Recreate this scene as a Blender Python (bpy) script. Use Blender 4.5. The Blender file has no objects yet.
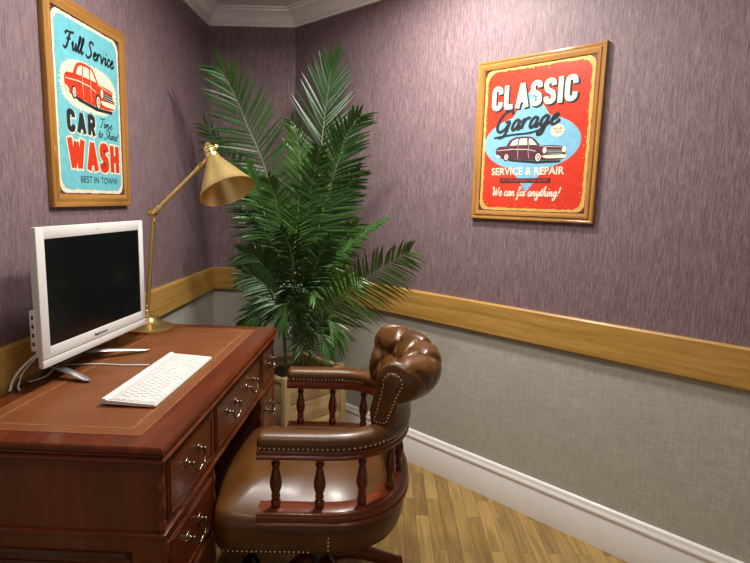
import bpy, bmesh, math, random
from mathutils import Vector, Matrix
C = bpy.context.scene
COL = C.collection
PI = math.pi
R = math.radians
random.seed(7)

# ---------------------------------------------------------------- camera
H = 1.325
YAW, PITCH, ROLL, FPX = R(.957), R(8.469), R(1.597), 545.0
fw = Vector((-math.sin(YAW)*math.cos(PITCH), math.cos(YAW)*math.cos(PITCH), -math.sin(PITCH)))
r0 = Vector((math.cos(YAW), math.sin(YAW), 0))
u0 = r0.cross(fw)
cr = r0*math.cos(ROLL) + u0*math.sin(ROLL)
cu = -r0*math.sin(ROLL) + u0*math.cos(ROLL)
cam = bpy.data.objects.new('camera', bpy.data.cameras.new('camera'))
COL.objects.link(cam)
cam.matrix_world = Matrix(((cr.x, cu.x, -fw.x, 0), (cr.y, cu.y, -fw.y, 0), (cr.z, cu.z, -fw.z, H), (0, 0, 0, 1)))
cam.data.sensor_fit = 'HORIZONTAL'
cam.data.sensor_width = 36
cam.data.lens = FPX/750*36
cam.data.clip_start = .02
C.camera = cam

def ray(x, y):
    return cr*((x-375)/FPX) + cu*((281.5-y)/FPX) + fw
def aty(x, y, Y):
    d = ray(x, y); return Vector((0, 0, H)) + d*(Y/d.y)
def atz(x, y, z):
    d = ray(x, y); return Vector((0, 0, H)) + d*((z-H)/d.z)

# ---------------------------------------------------------------- light, world, exposure
w = bpy.data.worlds.new('world'); C.world = w; w.use_nodes = True
w.node_tree.nodes['Background'].inputs[0].default_value = (1, .95, .9, 1)
w.node_tree.nodes['Background'].inputs[1].default_value = .3
C.view_settings.view_transform = 'Standard'
C.view_settings.look = 'None'
C.view_settings.exposure = .12
C.view_settings.gamma = 1
C.view_settings.use_curve_mapping = False

def downlight(name, loc, power, size=.09, aim=(0, 0, -1), spread=178, color=(1, .95, .89)):
    l = bpy.data.lights.new(name, 'AREA'); l.shape = 'DISK'; l.size = size
    l.energy = power; l.color = color; l.spread = R(spread)
    o = bpy.data.objects.new(name, l); COL.objects.link(o); o.location = loc
    o.rotation_euler = Vector(aim).to_track_quat('-Z', 'Y').to_euler()
    return o
downlight('downlight_centre', (.02, 2.12, 2.37), 30, .18, spread=168)
downlight('downlight_desk', (-.42, 1.75, 2.37), 13, .18, spread=168)
downlight('downlight_near', (.35, .80, 2.37), 2.5, .2, spread=168)
downlight('downlight_rear', (-.40, .25, 2.37), 4, .2, spread=168)
l = bpy.data.lights.new('cornice_fill_light', 'POINT'); l.energy = 11; l.shadow_soft_size = .16; l.color = (1, .96, .91)  # added bare fill lamp to lift the cornice and ceiling; no pendant hangs here
o = bpy.data.objects.new('cornice_fill_light', l); COL.objects.link(o); o.location = (.15, 1.40, 2.06)
l = bpy.data.lights.new('rear_fill_light', 'AREA'); l.shape = 'RECTANGLE'; l.size = 2.6; l.size_y = 1.9; l.energy = 7; l.color = (1, .96, .91)  # added soft fill just inside the closed rear wall; no lit room behind
o = bpy.data.objects.new('rear_fill_light', l); COL.objects.link(o); o.location = (.35, -1.28, 1.15); o.rotation_euler = (R(118), 0, 0)

# ---------------------------------------------------------------- mesh helper
class MB:
    def __init__(s):
        s.v = []; s.f = []; s.m = []
    def add(s, vs, fs, mat=0):
        o = len(s.v)
        s.v += [tuple(p) for p in vs]
        s.f += [tuple(i+o for i in f) for f in fs]
        s.m += [mat]*len(fs)
        return s
    def box(s, x0, x1, y0, y1, z0, z1, mat=0, bev=0, seg=2, M=None):
        bm = bmesh.new()
        bmesh.ops.create_cube(bm, size=1)
        for q in bm.verts:
            q.co = Vector(((x0+x1)/2+q.co.x*(x1-x0), (y0+y1)/2+q.co.y*(y1-y0), (z0+z1)/2+q.co.z*(z1-z0)))
        if bev > 0:
            bmesh.ops.bevel(bm, geom=bm.edges[:], offset=bev, segments=seg, profile=.5, affect='EDGES')
        if M is not None:
            bmesh.ops.transform(bm, matrix=M, verts=bm.verts[:])
        bm.verts.index_update()
        s.add([q.co for q in bm.verts], [[q.index for q in f.verts] for f in bm.faces], mat)
        bm.free(); return s
    def tube(s, path, r, n=8, mat=0, flat=1.0, up=(0, 0, 1)):
        P = [Vector(p) for p in path]; k = len(P)
        rr = r if isinstance(r, (list, tuple)) else [r]*k
        vs = []; up = Vector(up)
        for i, p in enumerate(P):
            t = (P[min(i+1, k-1)]-P[max(i-1, 0)]).normalized()
            a = t.cross(up)
            if a.length < 1e-3: a = t.cross(Vector((1, 0, 0)))
            a.normalize(); b = a.cross(t).normalized()
            for j in range(n):
                q = 2*PI*j/n
                vs.append(p + a*math.cos(q)*rr[i] + b*math.sin(q)*rr[i]*flat)
        fs = [(i*n+j, i*n+(j+1) % n, (i+1)*n+(j+1) % n, (i+1)*n+j) for i in range(k-1) for j in range(n)]
        fs += [tuple(range(n)), tuple((k-1)*n+j for j in range(n))]
        return s.add(vs, fs, mat)
    def lathe(s, prof, n=24, mat=0, M=None, open_ends=False):
        vs = []; k = len(prof)
        for r, z in prof:
            for j in range(n):
                q = Vector((r*math.cos(2*PI*j/n), r*math.sin(2*PI*j/n), z))
                vs.append(M @ q if M is not None else q)
        fs = [(i*n+j, i*n+(j+1) % n, (i+1)*n+(j+1) % n, (i+1)*n+j) for i in range(k-1) for j in range(n)]
        if not open_ends:
            fs += [tuple(range(n)), tuple((k-1)*n+j for j in range(n))]
        return s.add(vs, fs, mat)
    def sweep(s, path, norms, prof, mat=0, closed=True):
        """prof of (n, z) carried along a 2D path with outward normals"""
        m = len(prof); vs = []
        for (x, y), (nx, ny) in zip(path, norms):
            vs += [(x+nx*a, y+ny*a, z) for a, z in prof]
        fs = [(i*m+j, i*m+(j+1) % m, (i+1)*m+(j+1) % m, (i+1)*m+j) for i in range(len(path)-1) for j in range(m if closed else m-1)]
        fs += [tuple(range(m)), tuple((len(path)-1)*m+j for j in range(m))]
        return s.add(vs, fs, mat)
    def poly(s, pts, z0, z1, mat=0, frame=None):
        """flat polygon (u,v) given thickness z0..z1"""
        n = len(pts)
        vs = [(p[0], p[1], z0) for p in pts] + [(p[0], p[1], z1) for p in pts]
        fs = [tuple(range(n)), tuple(range(n, 2*n))] + [(i, (i+1) % n, n+(i+1) % n, n+i) for i in range(n)]
        return s.add(vs, fs, mat)
    def build(s, name, mats, parent=None, loc=(0, 0, 0), rot=(0, 0, 0), angle=35, smooth=True, recalc=True, M=None):
        me = bpy.data.meshes.new(name)
        vs = [tuple(M @ Vector(p)) for p in s.v] if M is not None else s.v
        me.from_pydata(vs, [], s.f)
        if not isinstance(mats, (list, tuple)): mats = [mats]
        for q in mats: me.materials.append(q)
        me.polygons.foreach_set('material_index', s.m)
        if recalc:
            bm = bmesh.new(); bm.from_mesh(me)
            bmesh.ops.recalc_face_normals(bm, faces=bm.faces[:])
            bm.to_mesh(me); bm.free()
        if smooth:
            me.polygons.foreach_set('use_smooth', [True]*len(me.polygons))
            me.set_sharp_from_angle(angle=R(angle))
        me.update()
        o = bpy.data.objects.new(name, me); COL.objects.link(o)
        o.location = loc; o.rotation_euler = rot
        if parent: o.parent = parent
        return o

def tag(o, label, cat, group=None):
    o['label'] = label; o['category'] = cat
    if group: o['group'] = group
    return o
def thing(name, label, cat, loc=(0, 0, 0), rz=0, rot=None):
    o = bpy.data.objects.new(name, None); COL.objects.link(o)
    o.empty_display_size = .1
    o.location = loc; o.rotation_euler = rot or (0, 0, rz)
    return tag(o, label, cat)
def struct(o):
    o['kind'] = 'structure'; return o
def copy_part(o, parent, loc=None, rot=None):
    c = o.copy(); COL.objects.link(c); c.parent = parent
    if loc is not None: c.location = loc
    if rot is not None: c.rotation_euler = rot
    return c

# ---------------------------------------------------------------- materials
class NT:
    def __init__(s, name):
        s.mat = bpy.data.materials.new(name); s.mat.use_nodes = True
        s.t = s.mat.node_tree; s.p = s.t.nodes['Principled BSDF']
    def n(s, typ, **kw):
        q = s.t.nodes.new(typ)
        for k, v in kw.items():
            if k.startswith('i_'): q.inputs[int(k[2:])].default_value = v
            else: setattr(q, k, v)
        return q
    def l(s, a, b): s.t.links.new(a, b)
    def coords(s, kind='Object', scale=(1, 1, 1), rot=(0, 0, 0)):
        tc = s.n('ShaderNodeTexCoord'); mp = s.n('ShaderNodeMapping')
        mp.inputs['Scale'].default_value = scale; mp.inputs['Rotation'].default_value = rot
        s.l(tc.outputs[kind], mp.inputs[0]); return mp.outputs[0]
    def pos(s, scale=(1, 1, 1), rot=(0, 0, 0)):
        g = s.n('ShaderNodeNewGeometry'); mp = s.n('ShaderNodeMapping')
        mp.inputs['Scale'].default_value = scale; mp.inputs['Rotation'].default_value = rot
        s.l(g.outputs['Position'], mp.inputs[0]); return mp.outputs[0]
    def noise(s, vec, scale, detail=4, rough=.55, dist=0):
        q = s.n('ShaderNodeTexNoise'); q.inputs['Scale'].default_value = scale
        q.inputs['Detail'].default_value = detail; q.inputs['Roughness'].default_value = rough
        q.inputs['Distortion'].default_value = dist
        s.l(vec, q.inputs['Vector']); return q.outputs['Fac']
    def ramp(s, fac, stops):
        q = s.n('ShaderNodeValToRGB'); e = q.color_ramp.elements
        while len(e) < len(stops): e.new(.5)
        for k, (p, c) in enumerate(stops):
            e[k].position = p; e[k].color = (*c, 1)
        s.l(fac, q.inputs[0]); return q.outputs[0]
    def mix(s, fac, a, b, mode='MIX'):
        q = s.n('ShaderNodeMix', data_type='RGBA', blend_type=mode)
        for sock, val in ((q.inputs[0], fac), (q.inputs[6], a), (q.inputs[7], b)):
            if hasattr(val, 'links'): s.l(val, sock)
            elif isinstance(val, (tuple, list)): sock.default_value = (*val, 1)
            else: sock.default_value = val
        return q.outputs[2]
    def bump(s, h, strength=.2, dist=.01):
        q = s.n('ShaderNodeBump'); q.inputs['Strength'].default_value = strength
        q.inputs['Distance'].default_value = dist
        s.l(h, q.inputs['Height']); s.l(q.outputs[0], s.p.inputs['Normal'])
    def col(s, c):
        if hasattr(c, 'links'): s.l(c, s.p.inputs['Base Color'])
        else: s.p.inputs['Base Color'].default_value = (*c, 1)
    def set(s, rough=.5, metal=0, coat=0, spec=.5, coat_rough=.1):
        s.p.inputs['Roughness'].default_value = rough; s.p.inputs['Metallic'].default_value = metal
        s.p.inputs['Coat Weight'].default_value = coat; s.p.inputs['Coat Roughness'].default_value = coat_rough
        s.p.inputs['Specular IOR Level'].default_value = spec
        return s.mat
def plain(name, c, rough=.5, metal=0, coat=0, spec=.5, var=.12, sc=14):
    t = NT(name)
    f = t.noise(t.coords(), sc, 3)
    t.col(t.ramp(f, [(.3, tuple(x*(1-var) for x in c)), (.7, tuple(min(1, x*(1+var)) for x in c))]))
    return t.set(rough, metal, coat, spec)
def wood(name, dark, mid, light, axis='X', rough=.35, coat=.3, grain=1.0, bump=.05):
    t = NT(name)
    k = {'X': (.06, 1, 1), 'Y': (1, .06, 1), 'Z': (1, 1, .06)}[axis]
    v = t.coords('Object', tuple(q*grain for q in k))
    a = t.noise(v, 22, 5, .6, .6)
    b = t.noise(v, 140, 3, .7, 0)
    c1 = t.ramp(a, [(.28, dark), (.5, mid), (.72, light)])
    c2 = t.mix(t.ramp(b, [(.4, (0, 0, 0)), (.62, (1, 1, 1))]), c1, t.mix(.35, c1, dark))
    t.col(c2); t.bump(b, bump, .002)
    return t.set(rough, 0, coat, .32)

def wall_paper():
    t = NT('purple_streaked_wallpaper')
    a = t.noise(t.pos((1, 1, .055)), 260, 3, .6)
    b = t.noise(t.pos((1, 1, .10)), 420, 3, .65)
    m = t.mix(.5, a, b)
    c = t.ramp(m, [(.37, (.104, .066, .074)), (.5, (.172, .115, .126)), (.63, (.268, .188, .200))])
    t.col(c); t.bump(m, .4, .003)
    return t.set(.55, 0, 0, .35)
def linen(name, ang):
    t = NT(name)
    a = t.noise(t.pos((.1, .1, 1), (0, 0, 0)), 150, 3, .6)
    b = t.noise(t.pos((1, 1, .09)), 170, 3, .6)
    c = t.noise(t.pos((1, 1, 1)), 5, 3, .5)
    m = t.mix(.5, a, b)
    col = t.ramp(m, [(.36, (.345, .332, .275)), (.52, (.415, .400, .336)), (.66, (.485, .468, .40))])
    t.col(t.mix(t.ramp(c, [(.35, (0, 0, 0)), (.7, (.25, .25, .25))]), col, (.35, .33, .285))); t.bump(m, .12, .002)
    return t.set(.7, 0, 0, .3)
def floor_mat():
    t = NT('oak_strip_floor')
    v = t.pos((1, 1, 1), (0, 0, R(90)))
    br = t.n('ShaderNodeTexBrick'); br.offset = .37; br.offset_frequency = 2
    t.l(v, br.inputs['Vector'])
    br.inputs['Color1'].default_value = (0, 0, 0, 1); br.inputs['Color2'].default_value = (1, 1, 1, 1)
    br.inputs['Mortar'].default_value = (.5, .5, .5, 1)
    br.inputs['Scale'].default_value = 1; br.inputs['Mortar Size'].default_value = .0009
    br.inputs['Mortar Smooth'].default_value = 0; br.inputs['Bias'].default_value = 0
    br.inputs['Brick Width'].default_value = .36; br.inputs['Row Height'].default_value = .055
    base = t.ramp(br.outputs['Color'], [(0, (.235, .140, .038)), (.5, (.33, .205, .058)), (1, (.42, .270, .082))])
    sep = t.n('ShaderNodeVectorMath', operation='MULTIPLY_ADD')
    t.l(br.outputs['Color'], sep.inputs[0]); sep.inputs[1].default_value = (3, 1.7, 2); t.l(t.pos((1, .09, 1)), sep.inputs[2])
    g = t.noise(sep.outputs[0], 24, 6, .6, 1.1)
    g2 = t.noise(t.pos((1, .03, 1)), 190, 3, .6)
    c = t.mix(t.ramp(g, [(.35, (.55, .55, .55)), (.55, (0, 0, 0))]), base, t.mix(1, base, (.40, .32, .22), 'MULTIPLY'))
    c = t.mix(t.ramp(g2, [(.4, (.3, .3, .3)), (.6, (0, 0, 0))]), c, t.mix(1, c, (.55, .48, .38), 'MULTIPLY'))
    c = t.mix(br.outputs['Fac'], c, (.10, .055, .022))
    t.col(c); t.bump(g, .05, .002)
    return t.set(.42, 0, .1)
def leather_mat(name, dark, light, rough=.3, coat=.25):
    t = NT(name)
    v = t.coords('Object')
    a = t.noise(v, 7, 4, .6); b = t.noise(v, 320, 2, .5)
    t.col(t.ramp(a, [(.3, dark), (.7, light)]))
    t.bump(b, .06, .001)
    return t.set(rough, 0, coat, .36, .22)
def brushed(name, c, rough=.28):
    t = NT(name)
    a = t.noise(t.coords('Object', (1, 1, .2)), 90, 3, .6)
    t.col(t.ramp(a, [(.3, tuple(x*.86 for x in c)), (.7, c)]))
    return t.set(rough, .9)
def leaf_mat():
    t = NT('palm_leaf')
    oi = t.n('ShaderNodeObjectInfo')
    c0 = t.ramp(oi.outputs['Random'], [(0, (.009, .034, .008)), (.5, (.022, .072, .013)), (1, (.058, .140, .024))])
    f = t.noise(t.coords('Object'), 9, 3)
    c = t.mix(t.ramp(f, [(.4, (0, 0, 0)), (.7, (.6, .6, .6))]), c0, t.mix(1, c0, (1.5, 1.35, 1.1), 'MULTIPLY'))
    t.col(c)
    m = t.set(.34, 0, .0, .5)
    t.p.inputs['Transmission Weight'].default_value = 0
    return m
def stem_mat():
    t = NT('palm_stem')
    f = t.noise(t.coords('Object', (1, 1, .3)), 30, 3)
    t.col(t.ramp(f, [(.3, (.055, .11, .03)), (.7, (.15, .22, .075))]))
    return t.set(.4)

M_paper = wall_paper()
M_linen = linen('grey_linen_wallcover', 0)
M_floor = floor_mat()
M_ceil = plain('ceiling_paint', (.80, .785, .765), .8, var=.03)
M_white = plain('white_gloss_paint', (.74, .72, .68), .35, coat=.15, var=.02)
M_cornice = plain('cornice_paint', (.90, .89, .87), .6, var=.02)
M_frameX = wood('oak_frame_along', (.22, .095, .020), (.33, .155, .036), (.42, .215, .056), 'X', .32, .3)
M_oakX = wood('oak_rail_along', (.30, .158, .034), (.43, .238, .055), (.52, .305, .082), 'X', .40, .15, 2.2)
M_oakZ = wood('oak_upright', (.30, .158, .034), (.43, .238, .055), (.52, .305, .082), 'Z', .38, .25)
M_pine = wood('pale_planter_wood', (.36, .24, .11), (.50, .35, .17), (.60, .44, .23), 'X', .5, .05)
M_pineZ = wood('pale_planter_post', (.36, .24, .11), (.50, .35, .17), (.60, .44, .23), 'Z', .5, .05)
M_mahY = wood('mahogany_lengthwise', (.055, .010, .003), (.112, .022, .005), (.155, .034, .008), 'Y', .32, .2)
M_mahX = wood('mahogany_crosswise', (.040, .011, .005), (.085, .024, .010), (.125, .037, .014), 'X', .3, .35)
M_mahZ = wood('mahogany_upright', (.095, .023, .004), (.145, .037, .006), (.185, .052, .010), 'Z', .42, .08)
M_redw = wood('red_mahogany_polish', (.085, .016, .004), (.145, .028, .006), (.20, .043, .010), 'X', .28, .25)
M_redz = wood('red_mahogany_turned', (.070, .015, .004), (.125, .026, .007), (.175, .040, .010), 'Z', .27, .3)
M_dark = plain('dark_recess', (.012, .008, .006), .7)
M_tooled = leather_mat('tan_desk_leather', (.135, .043, .013), (.190, .063, .019), .42, .05)
M_gold = plain('gold_tooling', (.30, .15, .055), .4, .2, var=.5, sc=160)
M_leather = leather_mat('brown_chair_leather', (.062, .022, .004), (.108, .043, .008), .36, .12)
M_stud = plain('nail_metal', (.62, .55, .46), .25, 1)
M_blackp = plain('black_plastic', (.012, .012, .013), .4)
M_brass = brushed('brushed_brass', (.80, .61, .24), .36)
M_brass2 = brushed('polished_brass', (.82, .61, .23), .24)
M_antq = plain('antique_brass_handle', (.20, .165, .12), .25, 1)
M_plast = plain('white_plastic', (.66, .655, .63), .35, coat=.2, var=.015)
M_plastg = plain('grey_plastic', (.40, .40, .39), .4, var=.03)
M_screen = plain('black_screen', (.004, .004, .005), .16, spec=.35, var=0)
M_alu = plain('silver_metal', (.62, .62, .62), .3, .9, var=.03)
M_leaf = leaf_mat()
M_stem = stem_mat()
M_soil = plain('potting_soil', (.035, .022, .013), .95, var=.5, sc=60)

# ---------------------------------------------------------------- room shell
XL, YB, ZC, YR, XS = -1.064, 3.329, 2.385, -1.3, 1.80
ANG = R(47.1)
nR = Vector((math.cos(ANG), math.sin(ANG), 0)); dR = Vector((math.sin(ANG), -math.cos(ANG), 0))
RD = 2.060
pB = nR*RD + dR*(-2.674); pB = Vector((pB.x, YB, 0))
pB = nR*RD + dR*((YB - (nR*RD).y)/dR.y)
tS = (XS - (nR*RD).x)/dR.x
pS = nR*RD + dR*tS
corners = [Vector((XL, YR, 0)), Vector((XL, YB, 0)), pB, pS, Vector((XS, YR, 0))]
ZR0, ZR1 = .755, .892
def wall(name, a, b):
    """slab outside the line a->b (interior on the right of the direction of travel)"""
    d = (b-a).normalized(); n = Vector((-d.y, d.x, 0)); L = (b-a).length
    m = MB()
    th = .10
    for z0, z1, k in ((0, .82, 0), (.82, ZC, 1)):
        m.box(-.0, L, 0, th, z0, z1, k)
    o = m.build(name, [M_linen, M_paper], loc=a, rot=(0, 0, math.atan2(d.y, d.x)), smooth=False)
    return struct(o)
names = ['wall_left', 'wall_back', 'wall_right', 'wall_side', 'wall_rear']
for k, nm in enumerate(names):
    wall(nm, corners[k], corners[(k+1) % 5])
def slab(name, z0, z1, mt):
    m = MB(); cs = [(p.x, p.y) for p in corners]
    m.poly(cs, z0, z1)
    return struct(m.build(name, mt, smooth=False))
slab('floor', -.08, 0, M_floor)
slab('ceiling', ZC, ZC+.08, M_ceil)

def inset_run(prof, name, k0, k1, mt):
    """moulding along corners k0..k1 (open run), mitred; prof of (inward, z)"""
    pts = [corners[k] for k in range(k0, k1+1)]
    m = MB(); n = len(prof); vs = []
    for i, p in enumerate(pts):
        ds = []
        if i > 0: ds.append((pts[i]-pts[i-1]).normalized())
        if i < len(pts)-1: ds.append((pts[i+1]-pts[i]).normalized())
        ns = [Vector((q.y, -q.x, 0)) for q in ds]
        if len(ns) == 2:
            b = (ns[0]+ns[1]); b = b/(1+ns[0].dot(ns[1]))
        else: b = ns[0]
        for a, z in prof: vs.append((p.x+b.x*a, p.y+b.y*a, z))
    fs = [(i*n+j, i*n+(j+1) % n, (i+1)*n+(j+1) % n, (i+1)*n+j) for i in range(len(pts)-1) for j in range(n)]
    fs += [tuple(range(n)), tuple((len(pts)-1)*n+j for j in range(n))]
    m.add(vs, fs)
    return m
def straight_run(name, k, prof, mt, ang=50):
    """moulding along one wall, mitred at both ends, in the wall's own axes so the grain runs along it"""
    a, b = corners[k], corners[k+1]
    d = (b-a).normalized(); inn = Vector((d.y, -d.x, 0)); L = (b-a).length
    def mitre(p, q, r):
        n1 = (q-p).normalized(); n2 = (r-q).normalized()
        n1 = Vector((n1.y, -n1.x, 0)); n2 = Vector((n2.y, -n2.x, 0))
        bb = (n1+n2)/(1+n1.dot(n2)); return bb.dot(d)
    e0 = mitre(corners[k-1], a, b); e1 = mitre(a, b, corners[(k+2) % 5])
    n = len(prof)
    vs = [(e0*q, -q, z) for q, z in prof] + [(L+e1*q, -q, z) for q, z in prof]
    fs = [(j, (j+1) % n, n+(j+1) % n, n+j) for j in range(n)] + [tuple(range(n)), tuple(range(n, 2*n))]
    m = MB().add(vs, fs)
    return struct(m.build(name, mt, loc=a, rot=(0, 0, math.atan2(d.y, d.x)), angle=ang))
rail = [(0, ZR0), (.017, ZR0), (.020, ZR0+.004), (.020, ZR1-.006), (.015, ZR1), (0, ZR1)]
skirt = [(0, 0), (.020, 0), (.020, .118), (.017, .124), (.017, .131), (.020, .136), (.018, .147), (.011, .153), (.011, .158), (.009, .167), (.004, .171), (0, .171)]
for k, sd in ((0, 'left'), (1, 'back'), (2, 'right')):
    straight_run('trim_%d' % (k+1), k, rail, M_oakX, 20)
    straight_run('baseboard_' + sd, k, skirt, M_white)
zc0 = 2.300
corn = [(0, zc0), (.010, zc0), (.012, zc0+.010), (.020, zc0+.014), (.026, zc0+.028), (.040, zc0+.046), (.062, zc0+.060), (.078, zc0+.066), (.080, zc0+.076), (.096, zc0+.078), (.098, ZC), (0, ZC)]
for k in range(3):
    straight_run('trim_%d' % (k+4), k, corn, M_cornice)

# ---------------------------------------------------------------- pedestal desk
DX0, DX1, DY0, DY1, DZ = -.575, 0.0, -.59, .59, .772   # local: x=0 is the front top edge
desk = thing('pedestal_desk', 'red mahogany pedestal desk with tan leather writing surface against the wall', 'desk', (-.4635, 1.707, 0), R(-.8))
m = MB()
# top with a stepped, rounded edge
def edge_slab(m, x0, x1, y0, y1, rings, mat=0):
    vs = []; n = 4
    for ins, z in rings:
        vs += [(x0+ins, y0+ins, z), (x1-ins, y0+ins, z), (x1-ins, y1-ins, z), (x0+ins, y1-ins, z)]
    k = len(rings)
    fs = [(i*4+j, i*4+(j+1) % 4, (i+1)*4+(j+1) % 4, (i+1)*4+j) for i in range(k-1) for j in range(4)]
    fs += [(0, 1, 2, 3), tuple((k-1)*4+j for j in range(4))]
    m.add(vs, fs, mat)
edge_slab(m, DX0, DX1, DY0, DY1, [(.016, .755), (.004, .756), (.002, .761), (.004, .766), (.010, .771), (.018, DZ)])
m.build('desk_top', M_mahY, desk, angle=30)
m = MB()
edge_slab(m, DX0, DX1, DY0, DY1, [(.016, .732), (.004, .733), (.000, .738), (.001, .744), (.008, .747), (.009, .750), (.003, .752), (.003, .755), (.012, .7555)])
m.build('edge_moulding', M_redw, desk, angle=30)['label'] = 'polished reddish double moulding, its highlight put into the colour, under the edge of the top'  # lighter red than the top puts the worn rim's highlight into the colour
lm = MB()
lx0, lx1, ly0, ly1 = DX0+.075, DX1-.078, DY0+.062, DY1-.062
lm.box(lx0, lx1, ly0, ly1, DZ-.004, DZ+.0006)
leather_top = lm.build('leather_inlay', M_tooled, desk, smooth=False)
gm = MB()
def frame_strip(m, x0, x1, y0, y1, wd, z0, z1, mat=0):
    m.box(x0, x1, y0, y0+wd, z0, z1, mat); m.box(x0, x1, y1-wd, y1, z0, z1, mat)
    m.box(x0, x0+wd, y0+wd, y1-wd, z0, z1, mat); m.box(x1-wd, x1, y0+wd, y1-wd, z0, z1, mat)
frame_strip(gm, lx0+.035, lx1-.035, ly0+.035, ly1-.035, .004, DZ, DZ+.0012)
frame_strip(gm, lx0+.043, lx1-.043, ly0+.043, ly1-.043, .0012, DZ, DZ+.0012)
frame_strip(gm, lx0+.001, lx1-.001, ly0+.001, ly1-.001, .0015, DZ, DZ+.0012)
gm.build('gold_tooled_border', M_gold, leather_top, smooth=False)['label'] = 'thin gold tooled border'
# frieze carcass
FX = -.014; EX = -.555; EY0, EY1 = DY0+.018, DY1-.018
m = MB()
m.box(EX, FX-.018, EY0, EY0+.02, .560, .734)      # near end
m.box(EX, FX-.018, EY1-.02, EY1, .560, .734)      # far end
m.box(EX, EX+.02, EY0+.02, EY1-.02, .560, .734)   # back
m.box(EX+.02, FX-.018, EY0+.02, EY1-.02, .560, .575)
m.build('frieze_carcass', M_mahZ, desk, smooth=False)
m = MB()
N1, N2 = -.225, .335       # kneehole limits (local y)
m.box(FX-.020, FX, EY0, EY1, .560, .578, bev=.002)
m.box(FX-.020, FX, EY0, EY1, .722, .734)
for yy in (EY0, N1-.012, N2-.012, EY1-.022):
    m.box(FX-.020, FX, yy, yy+.022 if yy in (EY0, EY1-.022) else yy+.024, .578, .722)
m.build('front_frame', M_mahY, desk, smooth=False)
# moulding between the frieze and the pedestals
m = MB()
for z0, z1, e in ((.551, .560, .007), (.543, .551, .002)):
    m.box(EX-.002, FX+e, EY0-e, N1+.012, z0, z1, bev=.0025)
    m.box(EX-.002, FX+e, N2-.012, EY1+e, z0, z1, bev=.0025)
m.box(FX-.02, FX+.006, N1+.012, N2-.012, .551, .560, bev=.0025)
m.build('waist_moulding', M_redw, desk)
def handle(parent, yc, zc, s=.043):
    m = MB()
    for sg in (-1, 1):
        Mx = Matrix.Translation((FX+.004, yc+sg*s, zc)) @ Matrix.Rotation(PI/2, 4, 'Y')
        m.lathe([(.0, 0), (.011, 0), (.0105, .002), (.008, .004), (.0055, .006), (.004, .011), (.005, .015), (.0058, .018), (.004, .021), (0, .022)], 12, 0, Mx)
        for q in range(5):   # cast petals of the rosette
            a = 2*PI*q/5
            m.lathe([(0, 0), (.0045, 0), (.004, .0025), (0, .003)], 8, 0, Matrix.Translation((FX+.004, yc+sg*s+.0095*math.cos(a), zc+.0095*math.sin(a))) @ Matrix.Rotation(PI/2, 4, 'Y'))
    path = []; rad = []
    for i in range(17):
        t = -1+2*i/16
        z = zc - .028*math.sqrt(max(0, 1-abs(t)**2.6)) + .004*math.cos(t*PI*2)
        x = FX+.020 + .009*(1-t*t)
        path.append((x, yc+t*s, z)); rad.append(.0028+.0018*(1-abs(t))**2)
    m.tube(path, rad, 8)
    return m.build('swan_neck_handle', M_antq, parent, angle=50)
def drawer(y0, y1, z0, z1, handles):
    m = MB(); g = .003
    m.box(FX-.30, FX-.004, y0+g, y1-g, z0+g, z1-g, 0)
    m.box(FX-.006, FX+.004, y0+g, y1-g, z0+g, z1-g, 0, bev=.003)
    # cock bead and inset line
    for (a, b, c, d_) in ((y0+.012, y1-.012, z0+.010, z0+.013), (y0+.012, y1-.012, z1-.013, z1-.010), (y0+.012, y0+.015, z0+.010, z1-.010), (y1-.015, y1-.012, z0+.010, z1-.010)):
        m.box(FX+.003, FX+.0065, a, b, c, d_, 1)
    o = m.build('drawer', [M_mahY, M_redw], desk, smooth=False)
    for yc in handles: handle(o, yc, (z0+z1)/2+.012)
    return o
drawer(EY0+.022, N1-.012, .578, .722, [(EY0+N1)/2+.006])
drawer(N1+.012, N2-.012, .578, .722, [N1+.17, N2-.165])
drawer(N2+.012, EY1-.022, .578, .722, [(EY1+N2)/2-.004])
for (a, b) in ((EY0, N1), (N2, EY1)):
    m = MB()
    m.box(EX, FX-.004, a, a+.018, .07, .543)
    m.box(EX, FX-.004, b-.018, b, .07, .543)
    m.box(EX, EX+.015, a+.018, b-.018, .07, .543)
    m.box(EX+.015, FX-.02, a+.018, b-.018, .53, .543)
    for z0, z1 in ((.529, .543), (.366, .376), (.211, .221), (.07, .08)):
        m.box(FX-.02, FX, a+.018, b-.018, z0, z1)
    m.build('pedestal', M_mahZ, desk, smooth=False)
    for yy in (a+.009, b-.009):   # scalloped corner posts beside the drawers
        m = MB()
        pr = []
        for i in range(40):
            z = .08+i*(.543-.08)/39
            pr.append((.0085+.0022*math.sin(i*1.25), z))
        m.lathe(pr, 10, 0, Matrix.Translation((FX-.002, yy, 0)))
        m.build('corner_moulding', M_mahZ, desk)
    m = MB()
    m.box(EX-.004, FX+.012, a-.012, b+.012, 0, .05, bev=.004); m.box(EX-.002, FX+.007, a-.007, b+.007, .05, .07, bev=.006)
    m.build('plinth', M_mahY, desk)
    for z0, z1 in ((.376, .529), (.221, .366), (.08, .211)):
        drawer(a+.018, b-.018, z0, z1, [(a+b)/2])
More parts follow.
